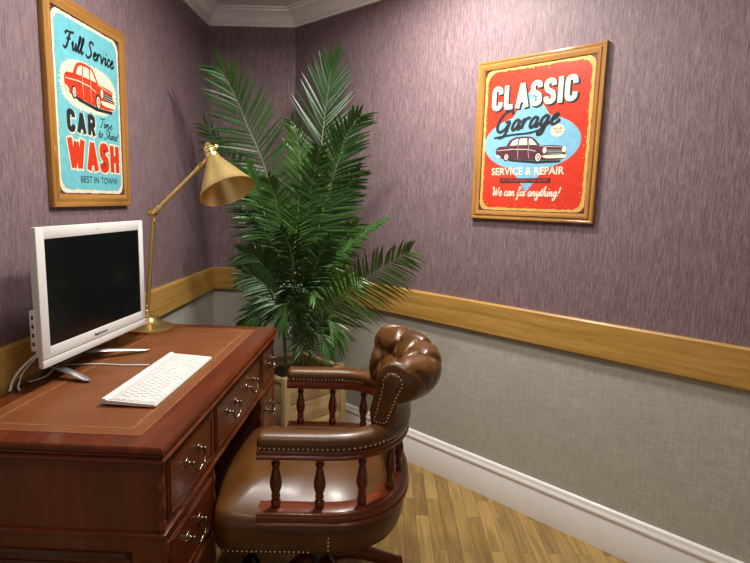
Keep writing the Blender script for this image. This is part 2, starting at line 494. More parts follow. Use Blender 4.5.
# raised panel frame on the near end of the pedestal, and on the far end
for yy, sg in ((EY0, -1), (EY1, 1)):
    m = MB(); x0, x1, z0, z1 = EX+.05, FX-.075, .12, .508
    ya, yb = sorted((yy, yy+sg*.007))
    m.box(x0+.016, x1, ya, yb, z1-.016, z1, bev=.003); m.box(x0, x1, ya, yb, z0, z0+.016, bev=.003)
    m.box(x0, x0+.016, ya, yb, z0, z1, bev=.003); m.box(x1-.016, x1, ya, yb, z0, z1, bev=.003)
    yc, yd = sorted((yy, yy+sg*.004))
    m.box(x0+.03, x1-.03, yc, yd, z0+.03, z1-.03, bev=.003)
    m.build('end_panel_moulding', M_mahX, desk)
for yy in (EY0+.006, EY1-.006):
    pr = [(.0085+.003*math.sin(i*1.2), .562+i*(.732-.562)/19) for i in range(20)]
    m = MB().lathe(pr, 10, 0, Matrix.Translation((FX-.006, yy, 0)))
    m.build('corner_moulding', M_mahZ, desk)

# ---------------------------------------------------------------- captain's chair
CX, CY = -.160, 1.675
chair = thing('captains_chair', 'brown leather tufted swivel desk chair with turned mahogany spindles under its arms', 'chair', (CX, CY, 0), .035)
A_, B_, XF, EXP = .222, .283, -.177, 2.35
def ring_path(n=40, a=A_, b=B_, xf=XF):
    pts = []
    for i in range(n+1):
        th = -PI/2 + PI*i/n
        c, s_ = math.cos(th), math.sin(th)
        pts.append((a*abs(c)**(2/EXP), b*math.copysign(abs(s_)**(2/EXP), s_)))
    ns = 6
    pre = [(xf + (0-xf)*i/ns, -b) for i in range(ns)]
    post = [(0-(0-xf)*i/ns, b) for i in range(1, ns+1)]
    pts = pre+pts+post
    # resample evenly
    L = [0]
    for i in range(1, len(pts)): L.append(L[-1]+math.dist(pts[i], pts[i-1]))
    return pts, L
_pts, _L = ring_path(120)
RL = _L[-1]
def ring_at(s):
    s = max(0, min(RL, s))
    for i in range(1, len(_L)):
        if _L[i] >= s:
            t = (s-_L[i-1])/max(1e-9, _L[i]-_L[i-1]); break
    p = (_pts[i-1][0]+(_pts[i][0]-_pts[i-1][0])*t, _pts[i-1][1]+(_pts[i][1]-_pts[i-1][1])*t)
    return p
def ring_sample(s0, s1, n):
    P = []; N = []
    for i in range(n+1):
        s = s0+(s1-s0)*i/n
        p = ring_at(s); e = .012
        a, b = ring_at(s-e), ring_at(s+e)
        tx, ty = b[0]-a[0], b[1]-a[1]; l = math.hypot(tx, ty)
        P.append(p); N.append((ty/l, -tx/l))
    return P, N
P, N = ring_sample(0, RL, 96)
m = MB().sweep(P, N, [(-.034, .438), (.030, .438), (.036, .442), (.036, .450), (.030, .455), (.034, .461), (.034, .472), (.028, .480), (.022, .484), (-.028, .484), (-.034, .478)])
m.build('lower_rail', M_redw, chair, angle=40)
m = MB().sweep(P, N, [(-.030, .631), (.026, .631), (.031, .635), (.031, .642), (.027, .646), (.030, .651), (.030, .657), (.026, .661), (-.028, .661), (-.031, .656), (-.031, .636)])
m.build('upper_rail', M_redw, chair, angle=40)
# arm pads
sB0 = .345; sB1 = RL-.345   # where the back begins and ends along the ring
pad = [(-.030, .661), (.028, .661), (.032, .667), (.034, .677), (.032, .689), (.024, .698), (.010, .703), (-.012, .703), (-.027, .698), (-.034, .687), (-.034, .672)]
def capped(P, N, prof, k=4, shrink=.55):
    """sweep with softly rounded ends"""
    m = MB()
    zc = sum(z for _, z in prof)/len(prof); zb = min(z for _, z in prof)
    PP = []; NN = []; PR = []
    def sc(f): return [(a*f, zb+(z-zb)*(1-(1-f)*.8)) for a, z in prof]
    dx = (P[1][0]-P[0][0], P[1][1]-P[0][1]); l = math.hypot(*dx); dx = (dx[0]/l, dx[1]/l)
    for i in range(k):
        q = i/k; PP.append((P[0][0]-dx[0]*.014*(1-q)**1, P[0][1]-dx[1]*.014*(1-q))); NN.append(N[0]); PR.append(sc(shrink+(1-shrink)*math.sqrt(1-(1-q)**2)))
    for a, b in zip(P, N): PP.append(a); NN.append(b); PR.append(prof)
    dx = (P[-1][0]-P[-2][0], P[-1][1]-P[-2][1]); l = math.hypot(*dx); dx = (dx[0]/l, dx[1]/l)
    for i in range(1, k+1):
        q = i/k; PP.append((P[-1][0]+dx[0]*.014*q, P[-1][1]+dx[1]*.014*q)); NN.append(N[-1]); PR.append(sc(shrink+(1-shrink)*math.sqrt(1-q**2)))
    n = len(prof); vs = []
    for (x, y), (nx, ny), pr in zip(PP, NN, PR): vs += [(x+nx*a, y+ny*a, z) for a, z in pr]
    K = len(PP)
    fs = [(i*n+j, i*n+(j+1) % n, (i+1)*n+(j+1) % n, (i+1)*n+j) for i in range(K-1) for j in range(n)]
    fs += [tuple(range(n)), tuple((K-1)*n+j for j in range(n))]
    return m.add(vs, fs)
P1, N1_ = ring_sample(.014, RL-.014, 110)
arm = capped(P1, N1_, pad).build('arm_pad', M_leather, chair, angle=60)
# spindles
sp_prof = [(.0125, .484), (.0125, .490), (.0135, .494), (.0135, .503), (.009, .507), (.0115, .511), (.0125, .517), (.0100, .523), (.0125, .531), (.0160, .544), (.0168, .555), (.0150, .568), (.0120, .582), (.0095, .596), (.0085, .603), (.0120, .606), (.0125, .612), (.0090, .617), (.0120, .622), (.0130, .627), (.0130, .632)]
first = None
nsp = 10
for i in range(nsp):
    s = .048 + (RL-.096)*i/(nsp-1)
    p = ring_at(s)
    if first is None:
        first = MB().lathe(sp_prof, 20).build('spindle', M_redz, chair, loc=(p[0], p[1], 0), angle=50)
    else: copy_part(first, chair, (p[0], p[1], 0))
# back rest: profile (n, z) swept from sB0 to sB1 with a rolled crest and diamond tufts
def back_profile(t):
    """t in 0..1 along the arc -> list of (n,z)"""
    lift = -.008*math.sin(PI*t)
    out = []
    for a in ((-.034, .690), (-.038, .71), (-.040, .735), (-.038, .76), (-.032, .785)): out.append((a[0], a[1]+lift*(a[1]-.69)/.2))
    cn, cz, rr = .036+.026*math.sin(PI*t), .828+lift, .060+.004*math.sin(PI*t)
    for i in range(17):
        q = R(195) - R(275)*i/16
        out.append((cn+rr*math.cos(q)*1.0, cz+rr*math.sin(q)))
    for a in ((.036+.012*math.sin(PI*t), .765), (.033, .74), (.033, .71), (.033, .690)): out.append((a[0], a[1]+lift*(a[1]-.69)/.2))
    return out
nS = 150; nseg = None
P2, N2_ = ring_sample(sB0, sB1, nS)
def lean(n, t):      # the ends of the roll face forward more squarely than the rail they stand on
    e = max(0, 1-min(t, 1-t)/.22)**1.3
    x, y = n[0]+.9*e, n[1]; l = math.hypot(x, y)
    return (x/l, y/l)
N2_ = [lean(q, i/nS) for i, q in enumerate(N2_)]
m = MB(); vs = []; arcL = sB1-sB0
pitch = arcL/3.5
for i, ((x, y), (nx, ny)) in enumerate(zip(P2, N2_)):
    t = i/nS; pr0 = back_profile(t)
    # finer profile
    pr = []
    for j in range(len(pr0)-1):
        for q in range(3):
            k = q/3; pr.append((pr0[j][0]*(1-k)+pr0[j+1][0]*k, pr0[j][1]*(1-k)+pr0[j+1][1]*k))
    pr.append(pr0[-1])
    acc = 0; S = arcL*t
    npf = len(pr)
    for j, (a, z) in enumerate(pr):
        if j: acc += math.dist(pr[j], pr[j-1])
        # profile normal
        pa, pb = pr[max(0, j-1)], pr[min(npf-1, j+1)]
        tx, tz = pb[0]-pa[0], pb[1]-pa[1]; l = math.hypot(tx, tz) or 1
        na, nz = -tz/l, tx/l
        edge = min(1, S/.05)*min(1, (arcL-S)/.05)
        inner = max(0, min(1, (.355-acc)/.05))*max(0, min(1, (acc-.01)/.03))
        u = S/pitch; v = (acc-.085)/.185
        d1 = abs((u+v+.5) % 1-.5); d2 = abs((u-v+.5) % 1-.5)
        bul = .011*(1-math.exp(-(d1/.10)**2))*(1-math.exp(-(d2/.10)**2))
        but = -.010*math.exp(-((d1**2+d2**2)/.012))
        off = (bul+but-.006)*inner*edge
        rnd = -.010*(1-min(1, S/.020))**2-.010*(1-min(1, (arcL-S)/.020))**2
        a2, z2 = a+na*(off+rnd), z+nz*(off+rnd)
        vs.append((x+nx*a2, y+ny*a2, z2))
n = npf
fs = [(i*n+j, i*n+j+1, (i+1)*n+j+1, (i+1)*n+j) for i in range(nS) for j in range(n-1)]
fs += [(i*n+n-1, i*n, (i+1)*n, (i+1)*n+n-1) for i in range(nS)]
fs += [tuple(range(n)), tuple(nS*n+j for j in range(n))]
m.add(vs, fs)
back = m.build('backrest', M_leather, chair, angle=70)
# buttons at the tuft crossings
btn = None
def back_point(S, accw):
    t = S/arcL
    p = ring_sample(sB0+S, sB0+S, 1); (x, y), (nx, ny) = p[0][0], lean(p[1][0], t)
    pr = back_profile(t); acc = 0
    for j in range(1, len(pr)):
        dl = math.dist(pr[j], pr[j-1])
        if acc+dl >= accw:
            k = (accw-acc)/dl
            a = pr[j-1][0]*(1-k)+pr[j][0]*k; z = pr[j-1][1]*(1-k)+pr[j][1]*k
            tx, tz = pr[j][0]-pr[j-1][0], pr[j][1]-pr[j-1][1]; l = math.hypot(tx, tz)
            nn = Vector((nx*-tz/l, ny*-tz/l, tx/l))
            return Vector((x+nx*a, y+ny*a, z)), nn
        acc += dl
for u2 in range(1, 7):
    for v2 in (0, 1, 2, 3):
        if (u2+v2) % 2 == 0:
            u, v = u2/2, v2/2
            p, nn = back_point(u*pitch, .085+v*.185)
            q = nn.to_track_quat('Z', 'Y').to_euler()
            p = p - nn*.016
            if btn is None:
                btn = MB().lathe([(0, -.003), (.008, -.002), (.0085, .001), (.006, .0035), (0, .0045)], 12).build('tuft_button', M_leather, back, loc=p, rot=q)
            else: copy_part(btn, back, p, q)
# end panels of the roll with their nail heads
nail = None
def nailhead(p, nn, parent):
    global nail
    q = Vector(nn).to_track_quat('Z', 'Y').to_euler()
    if nail is None:
        nail = MB().lathe([(0, -.0005), (.0040, 0), (.0034, .0016), (.0018, .0026), (0, .003)], 8).build('nailhead', M_stud, parent, loc=p, rot=q)
        return nail
    return copy_part(nail, parent, p, q)
for sgn, idx in ((-1, 0), (1, nS)):
    (x, y), (nx, ny) = P2[idx], N2_[idx]
    # outward tangent at this end
    j2 = 1 if idx == 0 else nS-1
    tx, ty = (ny, -nx) if sgn == -1 else (-ny, nx)
    def ept(a, z, o): return (x+nx*a+tx*o, y+ny*a+ty*o, z)
    outline = []
    for i in range(13):
        q = R(190)-R(200)*i/12
        outline.append((.036+.029*math.cos(q), .828+.030*math.sin(q)))
    outline += [(.046, .785), (.016, .704), (-.020, .704), (-.002, .775)]
    m = MB(); k = len(outline)
    cn_ = sum(a for a, z in outline)/k; cz_ = sum(z for a, z in outline)/k
    vs = [ept(a, z, -.012) for a, z in outline] + [ept(a, z, .002) for a, z in outline] + [ept(cn_+(a-cn_)*.72, cz_+(z-cz_)*.8, .0075) for a, z in outline]
    fs = [(i, (i+1) % k, k+(i+1) % k, k+i) for i in range(k)] + [(k+i, k+(i+1) % k, 2*k+(i+1) % k, 2*k+i) for i in range(k)] + [tuple(range(2*k, 3*k)), tuple(range(k))]
    m.add(vs, fs)
    pan = m.build('roll_end_panel', M_leather, back, angle=60)
    if sgn == -1:   # the end that faces the viewer's side of the room
        loop = outline[:] + [outline[0]]
        pts = []; acc = 0; nxt = 0
        for i in range(1, len(loop)):
            dl = math.dist(loop[i], loop[i-1])
            while nxt <= acc+dl:
                q = (nxt-acc)/dl
                pts.append((loop[i-1][0]*(1-q)+loop[i][0]*q, loop[i-1][1]*(1-q)+loop[i][1]*q)); nxt += .0118
            acc += dl
        for a, z in pts:
            a2, z2 = cn_+(a-cn_)*.93, cz_+(z-cz_)*.95
            nailhead(ept(a2, z2, .002), (tx, ty, 0), back)
# nail heads along the arm pads: outer face of the near arm, inner face of the far arm
cnt = 0
sN = .010
while sN < .46:
    (p,), (nv,) = [q[:1] for q in ring_sample(sN, sN, 1)]
    nailhead((p[0]+nv[0]*.0335, p[1]+nv[1]*.0325, .668), (nv[0], nv[1], 0), arm); sN += .0128
sN = RL-.30
while sN < RL-.008:
    (p,), (nv,) = [q[:1] for q in ring_sample(sN, sN, 1)]
    nailhead((p[0]-nv[0]*.0345, p[1]-nv[1]*.0325, .668), (-nv[0], -nv[1], 0), arm); sN += .0132
# seat cushion
def seat_outline(n=96):
    pts = []
    a, b = A_+.022, B_+.018
    xf = -.308; rc = .055
    for i in range(49):
        th = -PI/2+PI*i/48; c, s_ = math.cos(th), math.sin(th)
        pts.append((a*abs(c)**(2/EXP), b*math.copysign(abs(s_)**(2/EXP), s_)))
    for i in range(1, 9): pts.append(((xf+rc)*i/8, b))
    for i in range(1, 17):
        th = PI/2+PI/2*i/16; pts.append((xf+rc+rc*math.cos(th), b-rc+rc*math.sin(th)))
    for i in range(1, 13): pts.append((xf-.020*math.sin(PI*i/12), (b-rc)*(1-2*i/12)))
    for i in range(1, 17):
        th = PI+PI/2*i/16; pts.append((xf+rc+rc*math.cos(th), -b+rc+rc*math.sin(th)))
    for i in range(1, 8): pts.append(((xf+rc)*(1-i/8), -b))
    return pts
so = seat_outline()
cxs = -.06
rings = []
for f, z in ((.02, .512), (.2, .511), (.4, .505), (.58, .494), (.74, .478), (.86, .460), (.94, .447), (.985, .436), (1.0, .422), (1.004, .405), (1.0, .385), (.99, .365), (.975, .350), (.90, .345)):
    rings.append([(cxs+(x-cxs)*f, y*f, z + (.022*max(0, -x-.08)/.2 if .5 < f < .99 and z > .43 else 0)) for x, y in so])
m = MB(); n = len(so)
m.add([p for r_ in rings for p in r_], [(i*n+j, i*n+(j+1) % n, (i+1)*n+(j+1) % n, (i+1)*n+j) for i in range(len(rings)-1) for j in range(n)] + [tuple(range(n)), tuple((len(rings)-1)*n+j for j in range(n))])
seat = m.build('seat_cushion', M_leather, chair, angle=70)
# nail trim along the bottom of the seat front and its stitched border
m = MB(); fr = so
def near_part(p): return p[0] < -.19
loop = [p for p in so[48:] if p[0] < .02]
acc = 0; nxt = 0
mts = MB()
for i in range(1, len(loop)):
    dl = math.dist(loop[i], loop[i-1])
    while nxt <= acc+dl and dl > 0:
        q = (nxt-acc)/dl
        x = loop[i-1][0]*(1-q)+loop[i][0]*q; y = loop[i-1][1]*(1-q)+loop[i][1]*q
        nn = Vector((loop[i][1]-loop[i-1][1], -(loop[i][0]-loop[i-1][0]), 0)).normalized()
        pp = Vector((cxs+(x-cxs)*.985, y*.985, .358)) + nn*.001
        mts.lathe([(0, -.0005), (.0040, 0), (.0034, .0016), (.0018, .0026), (0, .003)], 6, 0, Matrix.Translation(pp) @ nn.to_track_quat('Z', 'Y').to_matrix().to_4x4())
        nxt += .0132
    acc += dl
for sg in (-1, 1):
    for i in range(4):
        mts.lathe([(0, -.0005), (.0040, 0), (.0034, .0016), (.0018, .0026), (0, .003)], 6, 0, Matrix.Translation((.018, sg*(B_+.018)*.995, .366+.012*i)) @ Vector((0, sg, 0)).to_track_quat('Z', 'Y').to_matrix().to_4x4())
nt = mts.build('nailhead_trim', M_stud, seat)
nt['kind'] = 'stuff'
for sg in (-1, 1):
    ya, yb = sorted((sg*(B_+.0195), sg*(B_+.0155)))
    MB().box(.020, .026, ya, yb, .352, .428, bev=.001).build('seat_seam', M_leather, seat)
# swivel base
m = MB().lathe([(.0, .345), (.12, .345), (.12, .330), (.05, .315), (.045, .29), (.032, .28), (.032, .20), (.05, .19), (.06, .16), (.06, .12), (.045, .105), (0, .105)], 24)
m.build('swivel_column', M_blackp, chair, loc=(-.03, 0, 0))
for k in range(5):
    a = 2*PI*k/5 + R(10)
    m = MB()
    path = [(.03, .145), (.09, .150), (.15, .138), (.21, .112), (.265, .090), (.285, .088)]
    P3 = [(q[0]*math.cos(a), q[0]*math.sin(a), q[1]) for q in path]
    m.tube(P3, [.028, .027, .025, .022, .020, .018], 12, 0, 1.0)
    leg = m.build('base_leg', M_redw, chair, loc=(-.03, 0, 0), angle=50)
    cm = MB()
    ca, sa = math.cos(a)*.28, math.sin(a)*.28
    for sg in (-1, 1):
        Mx = Matrix.Translation((ca-math.sin(a)*sg*.014, sa+math.cos(a)*sg*.014, .0275)) @ Matrix.Rotation(a, 4, 'Z') @ Matrix.Rotation(PI/2, 4, 'X')
        cm.lathe([(0, -.009), (.022, -.009), (.027, -.005), (.0275, .0), (.027, .005), (.022, .009), (0, .009)], 18, 0, Mx)
    cm.box(-.012, .012, -.006, .006, .030, .075, M=Matrix.Translation((ca, sa, 0)) @ Matrix.Rotation(a, 4, 'Z'))
    cm.build('caster', M_blackp, leg)

# ---------------------------------------------------------------- all-in-one computer
DT = DZ + .0014
comp = thing('desktop_computer', 'white all-in-one computer with a black screen on the desk', 'computer', (-.922, 1.727, DT), 1.508)
zb = .835-DT; W2 = .285; HH = .393
def rect_ring(m, x0, x1, z0, z1, X0, X1, Z0, Z1, ya, yb, mat=0):
    vs = [(x0, ya, z0), (x1, ya, z0), (x1, ya, z1), (x0, ya, z1), (X0, yb, Z0), (X1, yb, Z0), (X1, yb, Z1), (X0, yb, Z1)]
    m.add(vs, [(i, (i+1) % 4, 4+(i+1) % 4, 4+i) for i in range(4)], mat)
sx0, sx1, sz0, sz1 = -W2+.034, W2-.030, zb+.056, zb+HH-.034
m = MB()
m.box(-W2, W2, .004, .012, zb, zb+HH, bev=.003)
m.box(-W2, sx0, -.003, .006, zb+.0245, zb+HH, bev=.002); m.box(sx1, W2, -.003, .006, zb+.0245, zb+HH, bev=.002)
m.box(sx0-.004, sx1+.004, -.003, .006, zb+.0245, sz0, bev=.0015); m.box(sx0-.004, sx1+.004, -.003, .006, sz1, zb+HH, bev=.002)
m.box(-W2, W2, -.003, .006, zb, zb+.0225, bev=.002)
m.box(-W2+.003, W2-.003, .011, .022, zb+.030, zb+HH-.045, bev=.004)
m.box(-W2+.06, W2-.06, .020, .045, zb+.03, zb+HH-.08, bev=.01)
m.build('housing', M_plast, comp)
m = MB().box(sx0, sx1, -.0005, .006, sz0, sz1)
m.build('screen', M_screen, comp, smooth=False)['label'] = 'black switched-off screen'
m = MB().box(-W2-.001, -W2+.05, .012, .031, zb+.050, zb+.165, 0, bev=.003)
for k in range(4): m.box(-W2-.0018, -W2, .018, .024, zb+.065+k*.025, zb+.076+k*.025, 1)
m.build('port_panel', [M_plast, M_blackp], comp)
m = MB().lathe([(0, 0), (.0025, 0), (.002, .0006), (0, .0007)], 10, 0, Matrix.Translation((0, -.003, zb+HH-.017)) @ Matrix.Rotation(PI/2, 4, 'X'))
m.build('webcam', M_blackp, comp)

# text to mesh helper
def text_mesh(body, size=1, bold=0.0, res=3):
    cu_ = bpy.data.curves.new('lettering', 'FONT'); cu_.body = body; cu_.size = size; cu_.offset = bold; cu_.resolution_u = res
    cu_.align_x = 'LEFT'
    o = bpy.data.objects.new('lettering', cu_); COL.objects.link(o)
    dg = bpy.context.evaluated_depsgraph_get(); dg.update()
    me = bpy.data.meshes.new_from_object(o.evaluated_get(dg))
    vs = [tuple(q.co) for q in me.vertices]; fs = [tuple(p.vertices) for p in me.polygons]
    bpy.data.objects.remove(o); bpy.data.curves.remove(cu_); bpy.data.meshes.remove(me)
    return vs, fs
def put_text(m, body, x0, x1, y0, y1, z, mat, bold=.02, arch=0, rise=0, slant=0):
    vs, fs = text_mesh(body, 1, bold)
    ax = min(v[0] for v in vs); bx = max(v[0] for v in vs); ay = min(v[1] for v in vs); by = max(v[1] for v in vs)
    out = []
    for v in vs:
        a = (v[0]-ax)/(bx-ax); b = (v[1]-ay)/(by-ay)
        out.append((x0+a*(x1-x0)+slant*b*(y1-y0), y0+b*(y1-y0)+arch*math.sin(PI*a)+rise*a, z))
    m.add(out, fs, mat)
lm_ = MB()
put_text(lm_, 'lenovo', -.042, .030, zb+.034, zb+.045, 0, 0, .03)
lm_.build('maker_mark', M_blackp, comp, M=Matrix(((1, 0, 0, 0), (0, 0, -1, -.0034), (0, 1, 0, 0), (0, 0, 0, 1))), recalc=False, smooth=False)
# stand
st = MB()
st.box(-.17, .03, .047, .062, .022, zb+.12, bev=.005)
stand = st.build('stand_neck', M_blackp, comp)  # coloured black so the neck reads as the shadow below the housing
for sx_, tx_, ty_ in ((-.165, -.2, -.079), (.0, .140, -.086)):
    m = MB()
    pts = [(sx_, .055, .030), (sx_+(tx_-sx_)*.3, .055+(ty_-.055)*.3, .026), (sx_+(tx_-sx_)*.6, .055+(ty_-.055)*.6, .018), (sx_+(tx_-sx_)*.9, .055+(ty_-.055)*.9, .008), (tx_, ty_, .0062)]
    m.tube(pts, [.013, .014, .014, .012, .006], 10, 0, .38)
    m.build('stand_foot', M_alu, comp)
# cables from the back of the computer
Mi = comp.matrix_basis.inverted()
def smooth_path(pts, n=8):
    P_ = [Vector(p) for p in pts]; out = []
    for i in range(len(P_)-1):
        a = P_[max(0, i-1)]; b = P_[i]; c = P_[i+1]; d = P_[min(len(P_)-1, i+2)]
        for k in range(n):
            t = k/n
            out.append(.5*((2*b)+(c-a)*t+(2*a-5*b+4*c-d)*t*t+(3*b-a-3*c+d)*t**3))
    out.append(P_[-1]); return out
bpy.context.view_layer.update()
Mi = comp.matrix_world.inverted()
def cable(pts, r, mt, parent, name):
    bpy.context.view_layer.update()
    MM = parent.matrix_world.inverted()
    return MB().tube([MM @ p for p in smooth_path(pts)], r, 8).build(name, mt, parent)
V = Vector
cable([V((-.975, 1.50, .872)), V((-1.000, 1.485, .850)), V((-1.020, 1.462, .822)), V((-1.030, 1.445, .795)), V((-1.031, 1.437, .778)), V((-1.026, 1.425, .7765))], .0032, M_plast, comp, 'power_cable')
cable([V((-.975, 1.51, .868)), V((-1.002, 1.50, .843)), V((-1.022, 1.475, .808)), V((-1.026, 1.465, .785)), V((-1.022, 1.455, .7765)), V((-1.005, 1.435, .7765))], .0028, M_plast, comp, 'network_cable')
cable([V((-.975, 1.52, .866)), V((-1.005, 1.50, .835)), V((-1.026, 1.47, .797)), V((-1.028, 1.455, .778)), V((-1.02, 1.44, .7765))], .0030, M_blackp, comp, 'black_cable')

# ---------------------------------------------------------------- keyboard
kb = thing('keyboard', 'white low-profile computer keyboard on the tan leather desk top', 'keyboard', (-.655, 1.567, DT), R(89.2))
m = MB()
KL, KW = .222, .0735
# wedge: front low, rear raised, with a ridge at the rear
prof = [(-KW, .004), (-KW+.002, .009), (KW-.018, .0165), (KW-.012, .0205), (KW-.004, .0205), (KW, .016), (KW-.001, .008), (KW-.016, .0065), (-KW+.01, .0025)]
vs = [(sx, y, z) for sx in (-KL, KL) for y, z in prof]; n = len(prof)
m.add(vs, [(i, (i+1) % n, n+(i+1) % n, n+i) for i in range(n)] + [tuple(range(n)), tuple(range(n, 2*n))])
m.build('keyboard_body', M_plast, kb, angle=25)
for sx in (-1, 1):
    MB().box(sx*.19-.014, sx*.19+.014, KW-.016, KW-.004, 0, .012, bev=.001).build('rear_foot', M_plast, kb)
    MB().box(sx*.19-.010, sx*.19+.010, -KW+.008, -KW+.020, 0, .0045).build('front_pad', M_plastg, kb)
kbm = MB(); zk0, zk1 = .0095, .0172
kbm.add([(-KL+.006, -KW+.004, .0098), (KL-.006, -KW+.004, .0098), (KL-.006, KW-.022, .0175), (-KL+.006, KW-.022, .0175), (-KL+.006, -KW+.004, .006), (KL-.006, -KW+.004, .006), (KL-.006, KW-.022, .006), (-KL+.006, KW-.022, .006)], [(0, 1, 2, 3), (4, 5, 6, 7), (0, 1, 5, 4), (1, 2, 6, 5), (2, 3, 7, 6), (3, 0, 4, 7)])
kbm.build('key_shade_plate', plain('key_gap_shade', (.50, .50, .48), .5, var=.02), kb, smooth=False)  # grey plate paints in the shading between the keys
key0 = None
def key(x, y, wd, hd):
    global key0
    z = .0090 + (y+KW)/(2*KW-.026)*.0077
    if key0 is None:
        mm = MB()
        vs = [(-.5, -.5, 0), (.5, -.5, 0), (.5, .5, 0), (-.5, .5, 0), (-.42, -.42, .0026), (.42, -.42, .0026), (.42, .42, .0026), (-.42, .42, .0026)]
        mm.add(vs, [(0, 1, 2, 3), (4, 5, 6, 7)] + [(i, (i+1) % 4, 4+(i+1) % 4, 4+i) for i in range(4)])
        key0 = mm.build('key', M_plast, kb, loc=(x, y, z), rot=(R(3.2), 0, 0), smooth=False)
        o = key0
    else: o = copy_part(key0, kb, (x, y, z))
    o.scale = (wd, hd, 1)
    return o
nk = 0
pit = .0186
for row in range(6):
    y = -KW+.014 + row*.0186
    hd = .0165 if row < 5 else .0110
    if row == 5: y -= .003
    if row == 0:
        ws = [1.2, 1.2, 1.2, 6.0, 1.2, 1.2, 1.2, 1.2, .2, 1, 1, 1, .2, 2, 1]
        kinds = [1]*8+[0]+[1]*3+[0]+[1]*2
    elif row == 1: ws = [2.2]+[1]*10+[2.4+.0]+[.2, -1, 1, -1, .2, 1, 1, 1]; kinds = [1]*12+[0, 0, 1, 0, 0]+[1]*3
    elif row == 2: ws = [1.7]+[1]*11+[1.9]+[.2+3.0+.2]+[1, 1, 1]; kinds = [1]*13+[0]+[1]*3
    elif row == 3: ws = [1.5]+[1]*12+[1.1]+[.2, 1, 1, 1, .2, 1, 1, 1]; kinds = [1]*14+[0]+[1]*3+[0]+[1]*3
    elif row == 4: ws = [1]*13+[1.6]+[.2, 1, 1, 1, .2, 1, 1, 1]; kinds = [1]*14+[0]+[1]*3+[0]+[1]*3
    else: ws = [1, .4]+[.95]*4+[.3]+[.95]*4+[.3]+[.95]*4+[.5, 1, 1, 1, .2, 1, 1, 1]; kinds = [1, 0]+[1]*4+[0]+[1]*4+[0]+[1]*4+[0, 1, 1, 1, 0, 1, 1, 1]
    tot = sum(abs(q) for q in ws); sc_ = (2*KL-.016)/tot; x = -KL+.008
    for wd, kd in zip(ws, kinds):
        q = abs(wd)*sc_
        if kd and nk < 100:
            key(x+q/2, y, q-.0032, hd-.001); nk += 1
        x += q
cable([atz(152, 365, DT+.003)+V((-.01, 0, 0)), atz(125, 365, DT+.003), atz(100, 364, DT+.003), atz(75, 364.5, DT+.003), atz(58, 366, DT+.003), V((-1.005, 1.555, DT+.003)), V((-1.02, 1.50, DT+.003))], .0023, M_plast, kb, 'keyboard_cable')

# ---------------------------------------------------------------- brass lamp
LX, LY = -.962, 2.185
lamp = thing('desk_lamp', 'brass adjustable desk lamp with cone shade behind the computer', 'lamp', (LX, LY, DT), 0)
m = MB().lathe([(0, 0), (.094, 0), (.096, .004), (.095, .010), (.090, .013), (.080, .017), (.062, .024), (.046, .034), (.036, .044), (.031, .052), (.024, .055), (.0, .056)], 40)
m.build('lamp_base', M_brass2, lamp, angle=40)
J = aty(153.6, 213.3, LY) - V((LX, LY, DT))
E_ = aty(202, 165, LY+.01) - V((LX, LY, DT))
S0 = V((-.012, 0, .052))
m = MB()
m.lathe([(0, .050), (.014, .050), (.014, .058), (.009, .062), (.013, .068), (.013, .078), (.008, .083), (.011, .088), (.011, .098), (.007, .103), (0, .104)], 16, 0, Matrix.Translation((-.012, 0, 0)))
m.tube([S0, S0.lerp(J, .5), J], .0085, 12)
m.build('upright', M_brass, lamp)
m = MB()
m.lathe([(0, -.019), (.009, -.019), (.011, -.015), (.011, .015), (.009, .019), (0, .019)], 16, 0, Matrix.Translation(J) @ Matrix.Rotation(PI/2, 4, 'X'))
m.lathe([(0, 0), (.004, 0), (.004, .014), (.009, .016), (.009, .022), (0, .024)], 12, 0, Matrix.Translation(J+V((0, -.018, 0))) @ Matrix.Rotation(PI/2, 4, 'X'))
m.lathe([(0, -.022), (.010, -.022), (.010, -.014), (.006, -.010), (0, -.010)], 12, 0, Matrix.Translation(J+V((0, 0, -.012))))
dA = (E_-J).normalized()
m.box(-.010, .010, -.003, .003, -.012, .012, M=Matrix.Translation(J+V((-.012, -.010, .004))))
m.build('elbow_joint', M_brass2, lamp)
m = MB().tube([J, J.lerp(E_, .5), E_], .0080, 12)
for q in (.06, .12): m.tube([J.lerp(E_, q-.015), J.lerp(E_, q+.015)], .0115, 12)
m.tube([J.lerp(E_, .90), J.lerp(E_, 1.0)], .0105, 12)
m.build('arm', M_brass, lamp)
top = aty(208, 146, LY+.02) - V((LX, LY, DT)); rim = aty(227.5, 191.5, LY-.045) - V((LX, LY, DT))
ax = (rim-top).normalized()
SM = Matrix.Translation(top) @ ax.to_track_quat('Z', 'Y').to_matrix().to_4x4()
Ls = (rim-top).length; rr = .110
sh = MB()
outer = [(.020, .050), (.024, .056), (.040, .082), (.070, .130), (rr, Ls)]
outer = [(.021, .048), (.026, .058)] + [(.026+(rr-.026)*(i/6), .058+(Ls-.058)*(i/6)) for i in range(1, 7)]
inner = [(r_-.0022, z-.0005) for r_, z in reversed(outer)]
sh.lathe(outer+[(rr+.0012, Ls+.001), (rr-.0015, Ls+.002)]+inner[1:], 56, 0, SM, open_ends=False)
sh.build('lamp_shade', M_brass, lamp, angle=40)
m = MB()
m.lathe([(0, -.014), (.008, -.014), (.012, -.009), (.013, -.002), (.018, .004), (.023, .010), (.024, .018), (.0215, .021), (.025, .025), (.025, .034), (.0225, .037), (.026, .041), (.026, .054), (.022, .058), (0, .058)], 24, 0, SM)
m.lathe([(0, 0), (.005, 0), (.005, .018), (.008, .020), (.008, .028), (0, .030)], 12, 0, SM @ Matrix.Translation((0, 0, .030)) @ Matrix.Rotation(-PI/2, 4, 'X') @ Matrix.Translation((0, 0, .018)))
